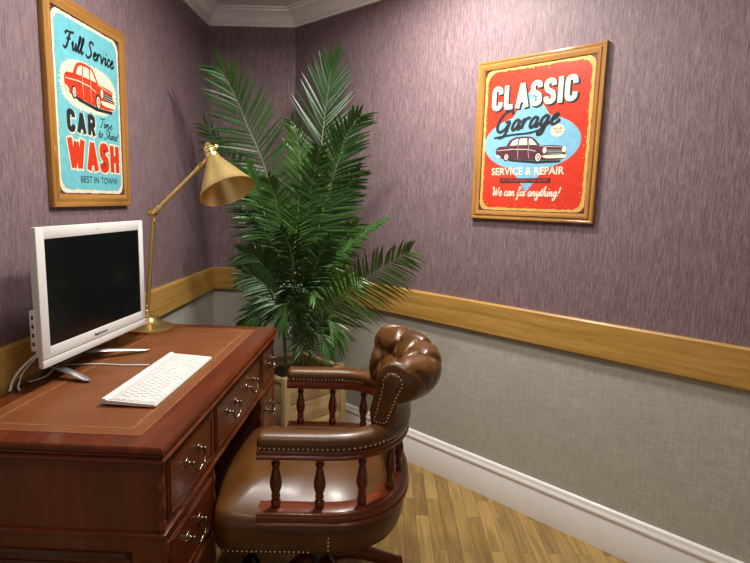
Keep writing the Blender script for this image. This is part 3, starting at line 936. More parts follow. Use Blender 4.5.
m.lathe([(0, 0), (.006, 0), (.006, .022), (0, .022)], 12, 0, SM @ Matrix.Translation((.034, 0, .040)) @ Matrix.Rotation(-PI/2, 4, 'Y'))
m.build('socket_cap', M_brass2, lamp)
jm = MB()
jc = SM @ V((0, 0, .036))
jm.tube([E_, E_.lerp(jc, .6), jc], [.0075, .0065, .006], 10)
jm.lathe([(0, -.014), (.009, -.014), (.0105, -.011), (.0105, .011), (.009, .014), (0, .014)], 14, 0, Matrix.Translation(E_) @ Matrix.Rotation(PI/2, 4, 'X'))
jm.build('head_joint', M_brass2, lamp)
bm_ = MB().lathe([(0, .056), (.014, .056), (.014, .075), (.020, .090), (.026, .110), (.024, .128), (.012, .140), (0, .143)], 20, 0, SM)
bm_.build('bulb', plain('frosted_bulb_glass', (.8, .78, .72), .4, var=.01), lamp)

# ---------------------------------------------------------------- framed posters
def catmull(pts, n=6):
    out = []
    for i in range(len(pts)-1):
        a = pts[max(0, i-1)]; b = pts[i]; c = pts[i+1]; d = pts[min(len(pts)-1, i+2)]
        for k in range(n):
            t = k/n
            out.append(tuple(.5*(2*b[q]+(c[q]-a[q])*t+(2*a[q]-5*b[q]+4*c[q]-d[q])*t*t+(3*b[q]-a[q]-3*c[q]+d[q])*t**3) for q in (0, 1)))
    out.append(tuple(pts[-1])); return out
# heavy condensed block letters as centre lines in a unit box: (width over height, strokes)
_C = [(1, .70), (.93, .92), (.5, 1), (.07, .92), (0, .7), (0, .3), (.07, .08), (.5, 0), (.93, .08), (1, .30)]
_S = [(1, .76), (.92, .94), (.5, 1), (.08, .93), (0, .76), (.12, .60), (.5, .5), (.88, .40), (1, .24), (.92, .06), (.5, 0), (.08, .06), (0, .25)]
BL = {'C': (.40, [(1, _C)]), 'S': (.40, [(1, _S)]), 'L': (.34, [(0, [(0, 1.1), (0, 0)]), (0, [(-.2, 0), (1.15, 0)])]),
      'A': (.50, [(0, [(-.03, -.12), (.5, 1.08)]), (0, [(1.03, -.12), (.5, 1.08)]), (0, [(.22, .28), (.78, .28)])]),
      'I': (.02, [(0, [(.5, -.12), (.5, 1.12)])]), 'H': (.42, [(0, [(0, -.12), (0, 1.12)]), (0, [(1, -.12), (1, 1.12)]), (0, [(0, .5), (1, .5)])]),
      'R': (.42, [(0, [(0, -.12), (0, 1.12)]), (1, [(0, 1), (.55, 1), (.95, .92), (1, .75), (.95, .56), (.55, .48), (0, .48)]), (0, [(.45, .48), (1.02, -.12)])]),
      'W': (.80, [(0, [(-.02, 1.12), (.25, -.08)]), (0, [(.25, -.08), (.5, 1.0)]), (0, [(.5, 1.0), (.75, -.08)]), (0, [(.75, -.08), (1.02, 1.12)])])}
def block(m, body, x0, x1, y0, y1, z, mat, grow=0, rise=0, sw=.26):
    h = (y1-y0); st = sw*h; hh = h-st
    gap = .15*h; X = 0; items = []
    for ch in body:
        wd, ss = BL[ch]; items.append((X, wd*h, ss)); X += wd*h+st+gap
    tot = X-gap-st
    k = (x1-x0-st)/tot
    for X, wd, ss in items:
        for curved, pts in ss:
            q = [(x0+st/2+(X+p[0]*wd)*k, y0+st/2+min(1.0+st/2/hh, max(-st/2/hh, p[1]))*hh+rise*(X+p[0]*wd)/tot) for p in pts]
            if curved: q = catmull(q, 5)
            if grow:   # lengthen the ends too
                a, b = Vector(q[0]), Vector(q[1]); q[0] = tuple(a+(a-b).normalized()*grow)
                a, b = Vector(q[-1]), Vector(q[-2]); q[-1] = tuple(a+(a-b).normalized()*grow)
            band(m, q, st+2*grow, z, mat); z += .000003
def band(m, q, wd, z, mat):
    n = len(q); vs = []
    for i, p in enumerate(q):
        a, b = q[max(0, i-1)], q[min(n-1, i+1)]
        tx, ty = b[0]-a[0], b[1]-a[1]; l = math.hypot(tx, ty) or 1
        vs += [(p[0]-ty/l*wd/2, p[1]+tx/l*wd/2, z), (p[0]+ty/l*wd/2, p[1]-tx/l*wd/2, z)]
    m.add(vs, [(2*i, 2*i+1, 2*i+3, 2*i+2) for i in range(n-1)], mat)
# joined hand-written letters on an x-height of 1: (advance, strokes)
SC = {
 'F': (1.25, [[(-.1, 1.55), (.2, 1.95), (.7, 1.95), (1.35, 2.15)], [(.75, 2.0), (.6, 1.2), (.45, .3), (.15, -.15), (-.15, .1)], [(.25, 1.05), (.6, 1.12), (.95, 1.2)]]),
 'S': (1.3, [[(1.15, 1.75), (1.0, 2.1), (.6, 2.05), (.45, 1.65), (.75, 1.15), (.95, .65), (.7, .1), (.25, -.05), (-.05, .3)]]),
 'T': (1.1, [[(-.05, 1.7), (.2, 2.0), (.7, 1.9), (1.3, 2.1)], [(.7, 1.95), (.6, 1.1), (.5, .3), (.3, -.02), (.1, .1)]]),
 'G': (1.55, [[(1.35, 1.65), (1.15, 2.05), (.6, 1.95), (.2, 1.3), (.15, .5), (.5, 0), (1.0, .25), (1.25, .9)], [(.8, .95), (1.3, 1.0)], [(1.28, .95), (1.2, 0), (1.05, -.5), (.6, -.65)]]),
 'W': (1.75, [[(-.05, 1.6), (.15, 1.95), (.3, 1.5), (.35, .5), (.5, 0), (.75, .7), (.95, 1.5), (.98, .6), (1.1, 0), (1.4, .8), (1.55, 1.6), (1.75, 1.8)]]),
 'u': (.95, [[(0, .5), (.15, 1), (.15, .4), (.3, .02), (.55, .3), (.7, 1)], [(.7, 1), (.68, .3), (.8, .02), (.98, .4)]]),
 'l': (.55, [[(0, .4), (.35, 1.3), (.45, 1.95), (.28, 1.95), (.18, 1.0), (.2, .2), (.35, .02), (.58, .4)]]),
 'e': (.8, [[(0, .45), (.4, .62), (.55, .9), (.38, 1.02), (.16, .7), (.16, .25), (.38, .0), (.65, .15), (.83, .45)]]),
 'r': (.72, [[(0, .5), (.15, 1.0), (.14, .5), (.12, 0)], [(.13, .45), (.3, .9), (.5, 1.05), (.68, .9)]]),
 'v': (.85, [[(0, 1.0), (.12, .7), (.28, .02), (.45, .35), (.68, 1.05)]]),
 'i': (.5, [[(.05, .6), (.2, 1), (.18, .3), (.3, .02), (.52, .4)], [(.25, 1.42), (.32, 1.56)]]),
 'c': (.75, [[(.6, .8), (.42, 1.02), (.18, .75), (.15, .25), (.38, .0), (.62, .15), (.78, .42)]]),
 'm': (1.3, [[(0, .5), (.18, 1), (.15, 0)], [(.16, .5), (.42, 1), (.5, .7), (.46, 0)], [(.48, .5), (.75, 1), (.85, .7), (.83, .2), (.98, .02), (1.3, .4)]]),
 't': (.6, [[(0, .4), (.3, 1.2), (.4, 1.7)], [(.36, 1.5), (.22, .4), (.35, .02), (.6, .35)], [(.05, 1.15), (.62, 1.2)]]),
 'o': (.85, [[(.45, 1.0), (.18, .75), (.15, .25), (.4, 0), (.65, .3), (.65, .75), (.45, 1.0), (.7, .85), (.88, .9)]]),
 'h': (.95, [[(0, .4), (.35, 1.4), (.4, 1.95), (.25, 1.8), (.15, 0)], [(.17, .5), (.45, 1.0), (.6, .8), (.58, .2), (.72, .02), (.97, .4)]]),
 'n': (.95, [[(0, .5), (.18, 1), (.15, 0)], [(.16, .5), (.45, 1), (.6, .8), (.58, .2), (.7, .02), (.97, .4)]]),
 'a': (.95, [[(.65, .85), (.42, 1.02), (.15, .7), (.15, .2), (.35, 0), (.6, .35), (.7, 1.0)], [(.7, 1.0), (.65, .25), (.78, .02), (.98, .4)]]),
 'g': (.95, [[(.65, .85), (.42, 1.02), (.15, .7), (.15, .25), (.35, .05), (.6, .4), (.7, 1.0)], [(.7, 1.0), (.62, 0), (.5, -.7), (.2, -.8), (.2, -.45), (.98, .35)]]),
 'f': (.65, [[(0, .4), (.4, 1.3), (.5, 1.95), (.3, 1.9), (.22, .6), (.15, -.7), (.3, -.7), (.35, 0), (.68, .35)]]),
 'x': (.85, [[(0, .75), (.2, 1.0), (.4, .5), (.6, .02), (.88, .4)], [(.7, 1.0), (.4, .5), (.1, .0)]]),
 'y': (.95, [[(0, .6), (.15, 1), (.18, .4), (.35, .1), (.6, .4), (.72, 1)], [(.72, 1.0), (.62, 0), (.5, -.7), (.2, -.8), (.2, -.45), (.98, .35)]]),
 '!': (.5, [[(.3, 1.95), (.22, .6)], [(.18, .12), (.19, .02)]]),
 ' ': (.55, []),
}
def script(m, body, x0, x1, y0, xh, z, mat, wd=.2, slant=.22, rise=0):
    X = 0; strokes = []
    for ch in body:
        adv, ss = SC[ch]
        for s_ in ss: strokes.append([(X+p[0]+slant*p[1], p[1]) for p in s_])
        X += adv
    a0 = min(p[0] for s_ in strokes for p in s_); a1 = max(p[0] for s_ in strokes for p in s_)
    k = (x1-x0)/(a1-a0)
    for s_ in strokes:
        q = catmull(s_, 5)
        q = [(x0+(p[0]-a0)*k, y0+p[1]*xh+rise*(p[0]-a0)/(a1-a0)) for p in q]
        ribbon(m, q, wd*xh, z, mat)
        z += .000004
def ribbon(m, q, wd, z, mat):
    vs = []; n = len(q)
    for i, p in enumerate(q):
        a, b = q[max(0, i-1)], q[min(n-1, i+1)]
        tx, ty = b[0]-a[0], b[1]-a[1]; l = math.hypot(tx, ty) or 1
        h = wd/2*(.8+.2*abs(ty/l)) * (1 if 0 < i < n-1 else .7)
        vs += [(p[0]-ty/l*h, p[1]+tx/l*h, z), (p[0]+ty/l*h, p[1]-tx/l*h, z)]
    m.add(vs, [(2*i, 2*i+1, 2*i+3, 2*i+2) for i in range(n-1)], mat)
def flat(m, pts, z, mat): m.add([(p[0], p[1], z) for p in pts], [tuple(range(len(pts)))], mat)
def ellipse(cx, cy, a, b, n=36, q0=0): return [(cx+a*math.cos(q0+2*PI*i/n), cy+b*math.sin(q0+2*PI*i/n)) for i in range(n)]
def rough_rect(x0, x1, y0, y1, amp, rc, rnd, n=40):
    """a rectangle with cut rounded corners and a worn, wavering edge"""
    out = []
    def line(a, b):
        for i in range(n):
            t = i/n; out.append([a[0]+(b[0]-a[0])*t, a[1]+(b[1]-a[1])*t])
    c = [(x0+rc, y0), (x1-rc, y0), (x1, y0+rc), (x1, y1-rc), (x1-rc, y1), (x0+rc, y1), (x0, y1-rc), (x0, y0+rc)]
    for i in range(8):
        if i % 2 == 0: line(c[i], c[i+1])
        else:
            a, b = c[i], c[(i+1) % 8]
            for k in range(6):
                t = k/6; mx, my = a[0]+(b[0]-a[0])*t, a[1]+(b[1]-a[1])*t
                cxm, cym = (x0+x1)/2, (y0+y1)/2
                f = 1+.018*math.sin(PI*t)
                out.append([cxm+(mx-cxm)*f, cym+(my-cym)*f])
    return [(p[0]+rnd.uniform(-amp, amp), p[1]+rnd.uniform(-amp, amp)) for p in out]
def picture(name, label, w_, h_, loc, rot, print_fn, mats, fwid=.037):
    t = thing(name, label, 'picture', loc, rot=rot)
    fs_ = fwid/.037
    # moulded frame: mitred profile (inward offset, depth)
    pr = [(0, 0), (0, .013), (.002, .016), (.009, .017), (.012, .015), (.016, .015), (.020, .0185), (.026, .0185), (.031, .015), (fwid, .012), (fwid, .003), (fwid-.006, 0)]
    pr = [(a*fs_ if a < fwid-.007 else a, z) for a, z in pr]
    n = len(pr); vs = []
    for sx, sy in ((-1, -1), (1, -1), (1, 1), (-1, 1)):
        vs += [(sx*(w_/2-a), sy*(h_/2-a), z) for a, z in pr]
    m_ = MB()
    for i in range(4):
        for j in range(n):
            a, b = i*n+j, i*n+(j+1) % n; c, d = ((i+1) % 4)*n+(j+1) % n, ((i+1) % 4)*n+j
            m_.f.append((a, b, c, d)); m_.m.append(0 if i % 2 == 0 else 1)
    m_.v = vs
    m_.build('frame', [M_frameX, M_oakZ2], t, angle=40)
    pm = MB()
    iw, ih = w_-2*fwid+.008, h_-2*fwid+.008
    pm.box(-iw/2, iw/2, -ih/2, ih/2, .004, .008, 0)
    print_fn(pm, iw-.008, ih-.008)
    pm.build('poster', mats, t, smooth=False, recalc=False)
    return t
M_oakZ2 = wood('oak_frame_upright', (.22, .095, .020), (.33, .155, .036), (.42, .215, .056), 'Y', .32, .3)
def ink(name, c): return plain(name, c, .30, coat=.35, var=.10, sc=40)
K_edge = ink('aged_cream_edge', (.62, .52, .30)); K_cyan = ink('cyan_print', (.135, .44, .50)); K_red = ink('red_print', (.56, .034, .014))
K_cream = ink('cream_print', (.70, .63, .47)); K_black = ink('black_print', (.018, .022, .026)); K_orange = ink('scarlet_print', (.55, .036, .012))
K_blue = ink('light_blue_print', (.17, .40, .55)); K_plum = ink('plum_print', (.075, .022, .040)); K_rust = ink('worn_rust', (.20, .08, .03)); K_yel = ink('worn_yellow_edge', (.56, .36, .09))

def draw_car(m, cx, cy, sx, sy, z, body, line, glass, light, tyre):
    """a finned saloon in three-quarter view, its bonnet towards the right; unit box -1..1 by -.5..0.5"""
    def T(pts): return [(cx+p[0]*sx, cy+p[1]*sy) for p in pts]
    e = .00012
    low = catmull([(-1.0, -.10), (-1.0, .10), (-.9, .20), (-.62, .22), (-.48, .25), (-.1, .22), (.25, .19), (.7, .16), (.95, .10), (1.0, -.05), (.99, -.26), (.85, -.34), (.3, -.36), (-.3, -.30), (-.75, -.24), (-.95, -.18), (-1.0, -.10)], 4)
    flat(m, T(low), z, body)
    roof = catmull([(-.70, .20), (-.58, .42), (-.40, .52), (-.05, .52), (.12, .44), (.30, .20)], 5) + [(.30, .17), (-.70, .17)]
    flat(m, T(roof), z+e, body)
    for w1 in ([(-.58, .23), (-.50, .40), (-.38, .46), (-.33, .46), (-.36, .23)], [(-.32, .23), (-.29, .46), (-.08, .46), (-.06, .22)], [(-.02, .22), (-.03, .46), (.05, .43), (.22, .21)]):
        flat(m, T(w1), z+2*e, glass)
    # side strake, sill and shade under the body
    ribbon(m, T([(-.97, .06), (-.5, .09), (-.05, .06), (.2, -.02)]), .028*sy, z+2*e, line)
    ribbon(m, T([(-.33, .22), (-.34, 0), (-.32, -.24)]), .014*sy, z+2*e, line)
    ribbon(m, T([(-.02, .20), (-.03, 0), (-.0, -.27)]), .014*sy, z+2*e, line)
    ribbon(m, T([(.25, .17), (.6, .12), (.92, .08)]), .018*sy, z+2*e, line)
    flat(m, T([(-.86, -.22), (-.3, -.31), (.3, -.38), (.9, -.36), (.86, -.44), (.2, -.46), (-.5, -.36)]), z-e, tyre)
    for wx, wy, wr in ((-.68, -.19, .15), (.26, -.24, .19)):
        flat(m, T(ellipse(wx, wy, wr*.58, wr, 28)), z+3*e, tyre)
        flat(m, T(ellipse(wx+.01, wy, wr*.40, wr*.72, 28)), z+4*e, light)
        flat(m, T(ellipse(wx+.015, wy, wr*.24, wr*.46, 24)), z+5*e, body)
        flat(m, T(ellipse(wx+.015, wy, wr*.12, wr*.24, 20)), z+6*e, light)
    # front: lamps, grille, bumper
    flat(m, T([(.50, .04), (.92, .02), (.94, -.14), (.52, -.16)]), z+3*e, tyre if body != tyre else line)
    for k in range(3): ribbon(m, T([(.52, .0-.055*k), (.93, -.02-.055*k)]), .020*sy, z+4*e, light)
    for lx, ly in ((.44, .0), (.965, .01)):
        flat(m, T(ellipse(lx, ly, .055, .105, 20)), z+4*e, light)
        flat(m, T(ellipse(lx, ly, .030, .06, 16)), z+5*e, glass)
    flat(m, T(catmull([(.36, -.20), (.5, -.17), (.95, -.17), (1.03, -.20), (1.02, -.27), (.9, -.29), (.5, -.28), (.36, -.20)], 3)), z+5*e, light)
    flat(m, T(catmull([(-1.03, -.08), (-.9, -.12), (-.85, -.2), (-.95, -.20), (-1.03, -.08)], 3)), z+5*e, light)

def print_wash(m, w_, h_):
    rnd = random.Random(3); z = .0083
    def X(u): return -w_/2+u*w_
    def Y(v): return -h_/2+v*h_
    flat(m, [(-w_/2, -h_/2), (w_/2, -h_/2), (w_/2, h_/2), (-w_/2, h_/2)], .0081, 8)
    flat(m, rough_rect(X(.010), X(.990), Y(.006), Y(.994), .0012, .030, rnd), z, 1)
    flat(m, rough_rect(X(.035), X(.965), Y(.026), Y(.976), .0022, .034, rnd), z+.0002, 2)
    # starburst behind the car
    pts = []
    for i in range(120):
        a = 2*PI*i/120; f = 1+(.07 if i % 2 else -.03)+rnd.uniform(-.02, .02)
        p = abs(math.cos(a))**.75; q = abs(math.sin(a))**.75
        pts.append((X(.50)+math.copysign(p, math.cos(a))*.41*w_*f, Y(.628)+math.copysign(q, math.sin(a))*.138*h_*f))
    flat(m, pts, z+.0004, 1)
    draw_car(m, X(.515), Y(.628), .375*w_, .255*h_, z+.0010, 3, 4, 4, 4, 6)
    script(m, 'Full Service', X(.15), X(.91), Y(.812), .046*h_, z+.0006, 5, .37, .22)
    block(m, 'CAR', X(.145), X(.555), Y(.350), Y(.482), z+.0006, 5)
    block(m, 'CAR', X(.150), X(.560), Y(.346), Y(.478), z+.0004, 4, .003)
    script(m, 'Time', X(.63), X(.84), Y(.420), .027*h_, z+.0006, 5, .28, .2)
    script(m, 'to Shine!', X(.60), X(.945), Y(.354), .027*h_, z+.0006, 5, .28, .2)
    block(m, 'WASH', X(.135), X(.935), Y(.137), Y(.325), z+.0008, 3)
    block(m, 'WASH', X(.135), X(.935), Y(.137), Y(.325), z+.0006, 4, .006)
    put_text(m, 'BEST IN TOWN!', X(.30), X(.885), Y(.068), Y(.108), z+.0006, 5, .004)
    for k in range(70):     # scuffs
        a, b = rnd.uniform(.05, .95), rnd.uniform(.03, .97); s_ = rnd.uniform(.0006, .0022)
        if rnd.random() < .6: a = rnd.choice((rnd.uniform(.035, .09), rnd.uniform(.91, .965)))
        flat(m, [(X(a)+s_*math.cos(q)*rnd.uniform(.5, 1.3), Y(b)+s_*math.sin(q)*rnd.uniform(.5, 1.6)) for q in (0, 1.2, 2.4, 3.6, 4.8)], z+.0012+.000002*k, rnd.choice((1, 1, 7)))
def print_garage(m, w_, h_):
    rnd = random.Random(5); z = .0083
    def X(u): return -w_/2+u*w_
    def Y(v): return -h_/2+v*h_
    flat(m, [(-w_/2, -h_/2), (w_/2, -h_/2), (w_/2, h_/2), (-w_/2, h_/2)], .0081, 8)
    flat(m, rough_rect(X(.006), X(.994), Y(.005), Y(.995), .0012, .028, rnd), z, 9)
    flat(m, rough_rect(X(.030), X(.970), Y(.024), Y(.978), .0026, .034, rnd), z+.0002, 3)
    # light blue badge: a wide oval crossed by a tall pointed lozenge
    flat(m, ellipse(X(.475), Y(.475), .45*w_, .19*h_, 60), z+.0004, 2)
    flat(m, [(X(.47), Y(.845)), (X(.80), Y(.475)), (X(.47), Y(.135)), (X(.14), Y(.475))], z+.0005, 2)
    block(m, 'CLASSIC', X(.080), X(.865), Y(.710), Y(.880), z+.0012, 4, 0, .014*h_, .20)
    block(m, 'CLASSIC', X(.092), X(.880), Y(.700), Y(.870), z+.0009, 5, .002, .014*h_, .20)
    script(m, 'Garage', X(.150), X(.735), Y(.558), .066*h_, z+.0014, 5, .36, .25, .03*h_)
    ribbon(m, catmull([(X(.12), Y(.520)), (X(.30), Y(.535)), (X(.46), Y(.540)), (X(.58), Y(.560))], 5), .010, z+.0014, 5)
    draw_car(m, X(.475), Y(.418), .325*w_, .19*h_, z+.0010, 6, 7, 4, 4, 5)
    # little round badge
    flat(m, [(X(.72)+.058*w_*math.cos(2*PI*i/32)*(1+(.08 if i % 2 else 0)), Y(.545)+.040*h_*math.sin(2*PI*i/32)*(1+(.08 if i % 2 else 0))) for i in range(32)], z+.0012, 4)
    for k, tx in enumerate(('REGULAR', 'CHECK')):
        put_text(m, tx, X(.678), X(.762), Y(.550-.022*k), Y(.564-.022*k), z+.0015, 5, .01)
    put_text(m, 'SERVICE & REPAIR', X(.115), X(.805), Y(.255), Y(.308), z+.0010, 4, .022)
    flat(m, [(X(.205), Y(.200)), (X(.69), Y(.200)), (X(.69), Y(.232)), (X(.205), Y(.232))], z+.0010, 5)
    put_text(m, 'NO APPOINTMENT NECESSARY', X(.222), X(.675), Y(.207), Y(.225), z+.0013, 3, .006)
    script(m, 'We can fix anything!', X(.140), X(.785), Y(.108), .033*h_, z+.0010, 4, .26, .2)
    for k in range(90):
        a, b = rnd.uniform(.04, .96), rnd.uniform(.03, .97); s_ = rnd.uniform(.0006, .0022)
        if rnd.random() < .7:
            if rnd.random() < .5: a = rnd.choice((rnd.uniform(.03, .06), rnd.uniform(.94, .97)))
            else: b = rnd.choice((rnd.uniform(.025, .05), rnd.uniform(.95, .975)))
            s_ *= 1.6
        flat(m, [(X(a)+s_*math.cos(q)*rnd.uniform(.5, 1.3), Y(b)+s_*math.sin(q)*rnd.uniform(.5, 1.6)) for q in (0, 1.2, 2.4, 3.6, 4.8)], z+.0016+.000002*k, rnd.choice((9, 9, 10)))
# left wall picture: local x -> world +y, local y -> up, local z -> +x
def basis(xa, ya, za): return Matrix((xa, ya, za)).transposed().to_euler()
picture('framed_poster', 'oak framed light blue retro car wash poster on the wall above the computer', .522, .669, (XL+.001, 1.976, 1.609), basis(V((0, 1, 0)), V((0, 0, 1)), V((1, 0, 0))), print_wash,
        [K_black, K_cream, K_cyan, K_orange, K_cream, K_black, K_black, K_rust, K_plum], .044)
pc = nR*(RD-.001) + dR*(-1.115); pc.z = 1.587
picture('framed_poster', 'oak framed red retro classic garage poster hanging on the right wall', .546, .656, pc, basis(dR, V((0, 0, 1)), -nR), print_garage,
        [K_black, K_cream, K_blue, K_red, K_cream, K_black, K_plum, K_cream, K_plum, K_yel, K_rust])

# ---------------------------------------------------------------- wooden planter
PW = .385
pcn = V((-.44, 2.400, 0)) + (nR - dR)*(PW/2)
planter = thing('wooden_planter', 'square pale wooden planter with corner posts on the floor behind the desk chair', 'planter', (pcn.x, pcn.y, 0), math.atan2(nR.y, nR.x))
hp = PW/2
for sx, sy in ((-1, -1), (1, -1), (1, 1), (-1, 1)):
    MB().box(sx*(hp-.0175)-.0175, sx*(hp-.0175)+.0175, sy*(hp-.0175)-.0175, sy*(hp-.0175)+.0175, 0, .500, bev=.003).build('corner_post', M_pineZ, planter)
for k in range(4):
    m = MB(); Mr = Matrix.Rotation(PI/2*k, 4, 'Z')
    for i in range(4): m.box(-hp+.034, hp-.034, -hp+.008, -hp+.024, .045+i*.1055, .045+(i+1)*.1055-.002, bev=.002, M=Mr)
    m.box(-hp+.034, hp-.034, -hp+.004, -hp+.030, .467, .488, bev=.002, M=Mr)
    m.build('side_panel', M_pine, planter)
MB().box(-hp+.024, hp-.024, -hp+.024, hp-.024, .05, .07).build('bottom_board', M_pine, planter)
m = MB(); gN = 16; vs = []
rs = random.Random(2)
for i in range(gN+1):
    for j in range(gN+1):
        a, b = -hp+.0245+(PW-.049)*i/gN, -hp+.0245+(PW-.049)*j/gN
        vs.append((a, b, .43+rs.uniform(-.006, .006)))
m.add(vs, [(i*(gN+1)+j, i*(gN+1)+j+1, (i+1)*(gN+1)+j+1, (i+1)*(gN+1)+j) for i in range(gN) for j in range(gN)])
m.box(-hp+.0245, hp-.0245, -hp+.0245, hp-.0245, .07, .424)
m.build('soil', M_soil, planter)['label'] = 'dark potting soil'

# ---------------------------------------------------------------- palm
PX, PY = pcn.x+.02, pcn.y
palm = thing('potted_palm', 'tall green feathery palm in the corner growing from the wooden planter', 'plant', (PX, PY, .43), 0)
PO = V((PX, PY, .43))
rp = random.Random(11)
canes = []
for k, (dx, dy, tx, ty, tz) in enumerate(((-.05, -.03, -.07, -.05, .42), (.03, -.05, .03, -.07, .36), (.06, .03, .10, .02, .46), (-.02, .05, -.03, .06, .50), (.0, .0, .01, -.01, .55))):
    pts = [(dx, dy, -.01), (dx*1.1, dy*1.1, tz*.35), (dx+(tx-dx)*.6, dy+(ty-dy)*.6, tz*.7), (tx, ty, tz)]
    MB().tube(smooth_path(pts, 5), [.0085]*10+[.007]*6, 8).build('cane', M_stem, palm)
    canes.append(V((tx, ty, tz))+PO)
def frond(pts, start=.35, length=.17, n=30, roll=0, droop=.25, wid=.017, ang0=62, ang1=28, cane=None, tipw=.55, lift=.18):
    """pts: (px,py,depth) of the midrib from its foot to its tip"""
    Q = [aty(*p) for p in pts]
    if cane is not None: Q = [canes[cane]-V((0, 0, .12)), canes[cane]] + Q
    path = smooth_path(Q, 10)
    Ls_ = [0]
    for i in range(1, len(path)): Ls_.append(Ls_[-1]+(path[i]-path[i-1]).length)
    tot = Ls_[-1]
    def at(s):
        for i in range(1, len(path)):
            if Ls_[i] >= s:
                k = (s-Ls_[i-1])/max(1e-9, Ls_[i]-Ls_[i-1]); return path[i-1].lerp(path[i], k), (path[i]-path[i-1]).normalized()
        return path[-1], (path[-1]-path[-2]).normalized()
    m = MB()
    loc = [p-PO for p in path]
    m.tube(loc, [max(.0014, .0062*(1-.8*l_/tot)) for l_ in Ls_], 6, 1)
    for side in (-1, 1):
        for i in range(n):
            f = (i+.5*(side > 0)*.6)/n
            s = tot*(start+(1-start)*min(1, f*1.0))
            p, T = at(s)
            view = (V((0, 0, H))-p).normalized()
            S0_ = T.cross(view).normalized(); N0 = S0_.cross(T).normalized()
            c_, s_ = math.cos(R(roll)), math.sin(R(roll))
            S = (S0_*c_+N0*s_)*side; Nn = (N0*c_-S0_*s_)
            a = R(ang0+(ang1-ang0)*f**1.3 + rp.uniform(-6, 6))
            env = math.sin(PI*min(1, (.16+.84*f)**.8))**.55 if f < .5 else 1-(1-tipw)*((f-.5)/.5)**1.6
            env = max(.35, env)
            L = length*env*rp.uniform(.88, 1.08)
            d = (T*math.cos(a)+S*math.sin(a)+Nn*(lift+rp.uniform(-.10, .10))).normalized()
            wv = d.cross(Nn).normalized()
            hw = wid*.5*rp.uniform(.85, 1.15)
            tw = rp.uniform(-.35, .35)
            wv = (wv*math.cos(tw)+Nn*math.sin(tw)).normalized()
            row = []
            up = d.cross(wv).normalized()
            dr = droop*rp.uniform(.6, 1.3)
            bend = T*(.10*L)
            for t, ww in ((0, .35), (.18, .85), (.42, 1.0), (.68, .78), (.88, .40), (1.0, .03)):
                c0 = p-PO + d*(L*t) + V((0, 0, -dr*L*t*t)) + bend*t*t
                fold = up*(hw*ww*.28)
                row.append((c0+wv*hw*ww+fold, c0, c0-wv*hw*ww+fold))
            vs = [q for rw in row for q in rw]
            fs = []
            for k in range(len(row)-1):
                fs += [(3*k, 3*k+1, 3*k+4, 3*k+3), (3*k+1, 3*k+2, 3*k+5, 3*k+4)]
            m.add(vs, fs, 0)
    return m.build('frond', [M_leaf, M_stem], palm, angle=80, recalc=False)
# foot ... tip, in rough order from the back of the plant to the front
frond([(300, 285, 2.74), (316, 200, 2.80), (323, 130, 2.86), (329, 84, 2.88), (333, 60, 2.86)], .36, .265, 38, 0, .10, .0145, 66, 14, 3, .42)
frond([(285, 275, 2.72), (268, 180, 2.74), (247, 125, 2.72), (229, 84, 2.68), (217, 66, 2.64)], .34, .25, 42, 5, .20, .0125, 78, 26, 3, .40)
frond([(308, 280, 2.68), (322, 215, 2.64), (338, 162, 2.58), (349, 132, 2.54), (360, 116, 2.50)], .32, .19, 40, -8, .22, .014, 66, 26, 2, .5)
frond([(278, 290, 2.78), (255, 215, 2.84), (232, 165, 2.90), (214, 138, 2.92), (205, 124, 2.92)], .32, .17, 34, 10, .3, .013, 70, 25, 0, .45)
frond([(293, 270, 2.62), (299, 200, 2.60), (300, 160, 2.58), (295, 130, 2.54), (290, 118, 2.50)], .32, .12, 36, 0, .12, .0085, 60, 28, 4, .45)
frond([(290, 285, 2.60), (276, 250, 2.56), (258, 222, 2.50), (240, 206, 2.44)], .46, .085, 28, 62, .35, .011, 62, 40, 1, .5)
frond([(285, 300, 2.62), (268, 272, 2.60), (254, 256, 2.58), (244, 252, 2.56)], .34, .15, 34, 15, .3, .014, 66, 25, 0, .5)
frond([(285, 305, 2.58), (268, 288, 2.57), (252, 276, 2.56), (243, 276, 2.55)], .34, .13, 30, 0, .35, .013, 64, 25, 0, .5)
frond([(310, 335, 2.58), (332, 307, 2.54), (362, 282, 2.48), (392, 262, 2.40), (410, 251, 2.34)], .30, .20, 50, -6, .24, .0105, 72, 32, 1, .42)
frond([(312, 295, 2.64), (334, 262, 2.62), (362, 235, 2.58), (388, 218, 2.52)], .46, .075, 30, 64, .3, .011, 60, 30, 2, .5)
frond([(308, 285, 2.76), (324, 235, 2.80), (340, 200, 2.80), (352, 180, 2.76), (360, 170, 2.72)], .32, .17, 34, 0, .3, .016, 66, 25, 2, .45)
frond([(306, 290, 2.72), (328, 260, 2.74), (346, 236, 2.72), (358, 224, 2.70)], .32, .14, 30, 0, .3, .014, 66, 28, 2, .5)
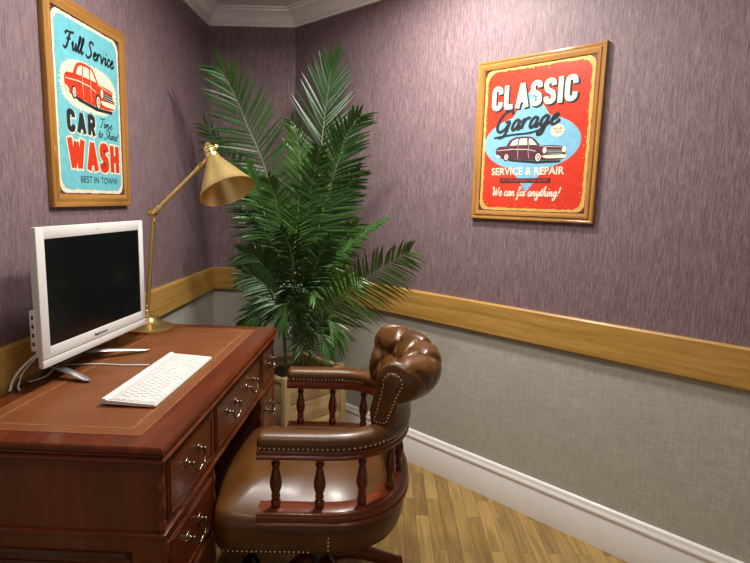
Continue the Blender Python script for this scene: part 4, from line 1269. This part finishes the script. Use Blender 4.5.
frond([(285, 310, 2.56), (274, 302, 2.56), (264, 304, 2.55), (256, 314, 2.54), (253, 328, 2.53)], .32, .11, 30, 0, .4, .011, 62, 28, 1, .5)
frond([(300, 345, 2.50), (296, 322, 2.48), (291, 308, 2.46), (287, 304, 2.44), (283, 314, 2.43), (282, 328, 2.42)], .36, .095, 28, 0, .35, .008, 55, 22, 1, .5)
frond([(312, 335, 2.52), (322, 322, 2.48), (331, 322, 2.44), (336, 334, 2.42), (337, 346, 2.42)], .30, .11, 30, 0, .4, .010, 60, 28, 1, .5)
frond([(305, 350, 2.48), (310, 337, 2.42), (317, 334, 2.38), (325, 344, 2.36), (330, 358, 2.35)], .34, .085, 28, 0, .4, .008, 58, 28, 1, .5)
frond([(300, 270, 2.66), (306, 215, 2.62), (314, 175, 2.56), (320, 150, 2.50)], .30, .16, 34, 20, .3, .013, 66, 28, 4, .45)
frond([(282, 270, 2.70), (268, 225, 2.70), (256, 190, 2.68), (246, 168, 2.64)], .32, .17, 34, -15, .3, .012, 70, 28, 0, .45)
frond([(288, 265, 2.66), (281, 225, 2.62), (274, 195, 2.58), (268, 178, 2.54)], .30, .15, 32, 10, .3, .012, 68, 28, 3, .45)
frond([(318, 300, 2.60), (336, 284, 2.58), (350, 278, 2.56), (362, 284, 2.54)], .34, .11, 28, 10, .45, .011, 62, 28, 2, .5)
frond([(295, 290, 2.54), (292, 258, 2.46), (287, 240, 2.40), (280, 230, 2.34)], .30, .13, 32, 0, .35, .013, 64, 28, 4, .5)
frond([(308, 290, 2.54), (317, 262, 2.48), (324, 246, 2.42), (331, 238, 2.36)], .30, .13, 32, 0, .35, .013, 64, 28, 4, .5)
frond([(300, 300, 2.56), (303, 280, 2.46), (304, 266, 2.38), (302, 258, 2.32)], .28, .12, 30, 0, .35, .012, 66, 28, 3, .5)
frond([(280, 315, 2.66), (264, 308, 2.66), (252, 316, 2.66), (245, 328, 2.66)], .34, .11, 28, 0, .35, .012, 62, 28, 0, .5)
frond([(300, 320, 2.50), (305, 302, 2.42), (310, 294, 2.34), (316, 298, 2.28)], .32, .10, 26, 10, .4, .011, 62, 28, 4, .5)
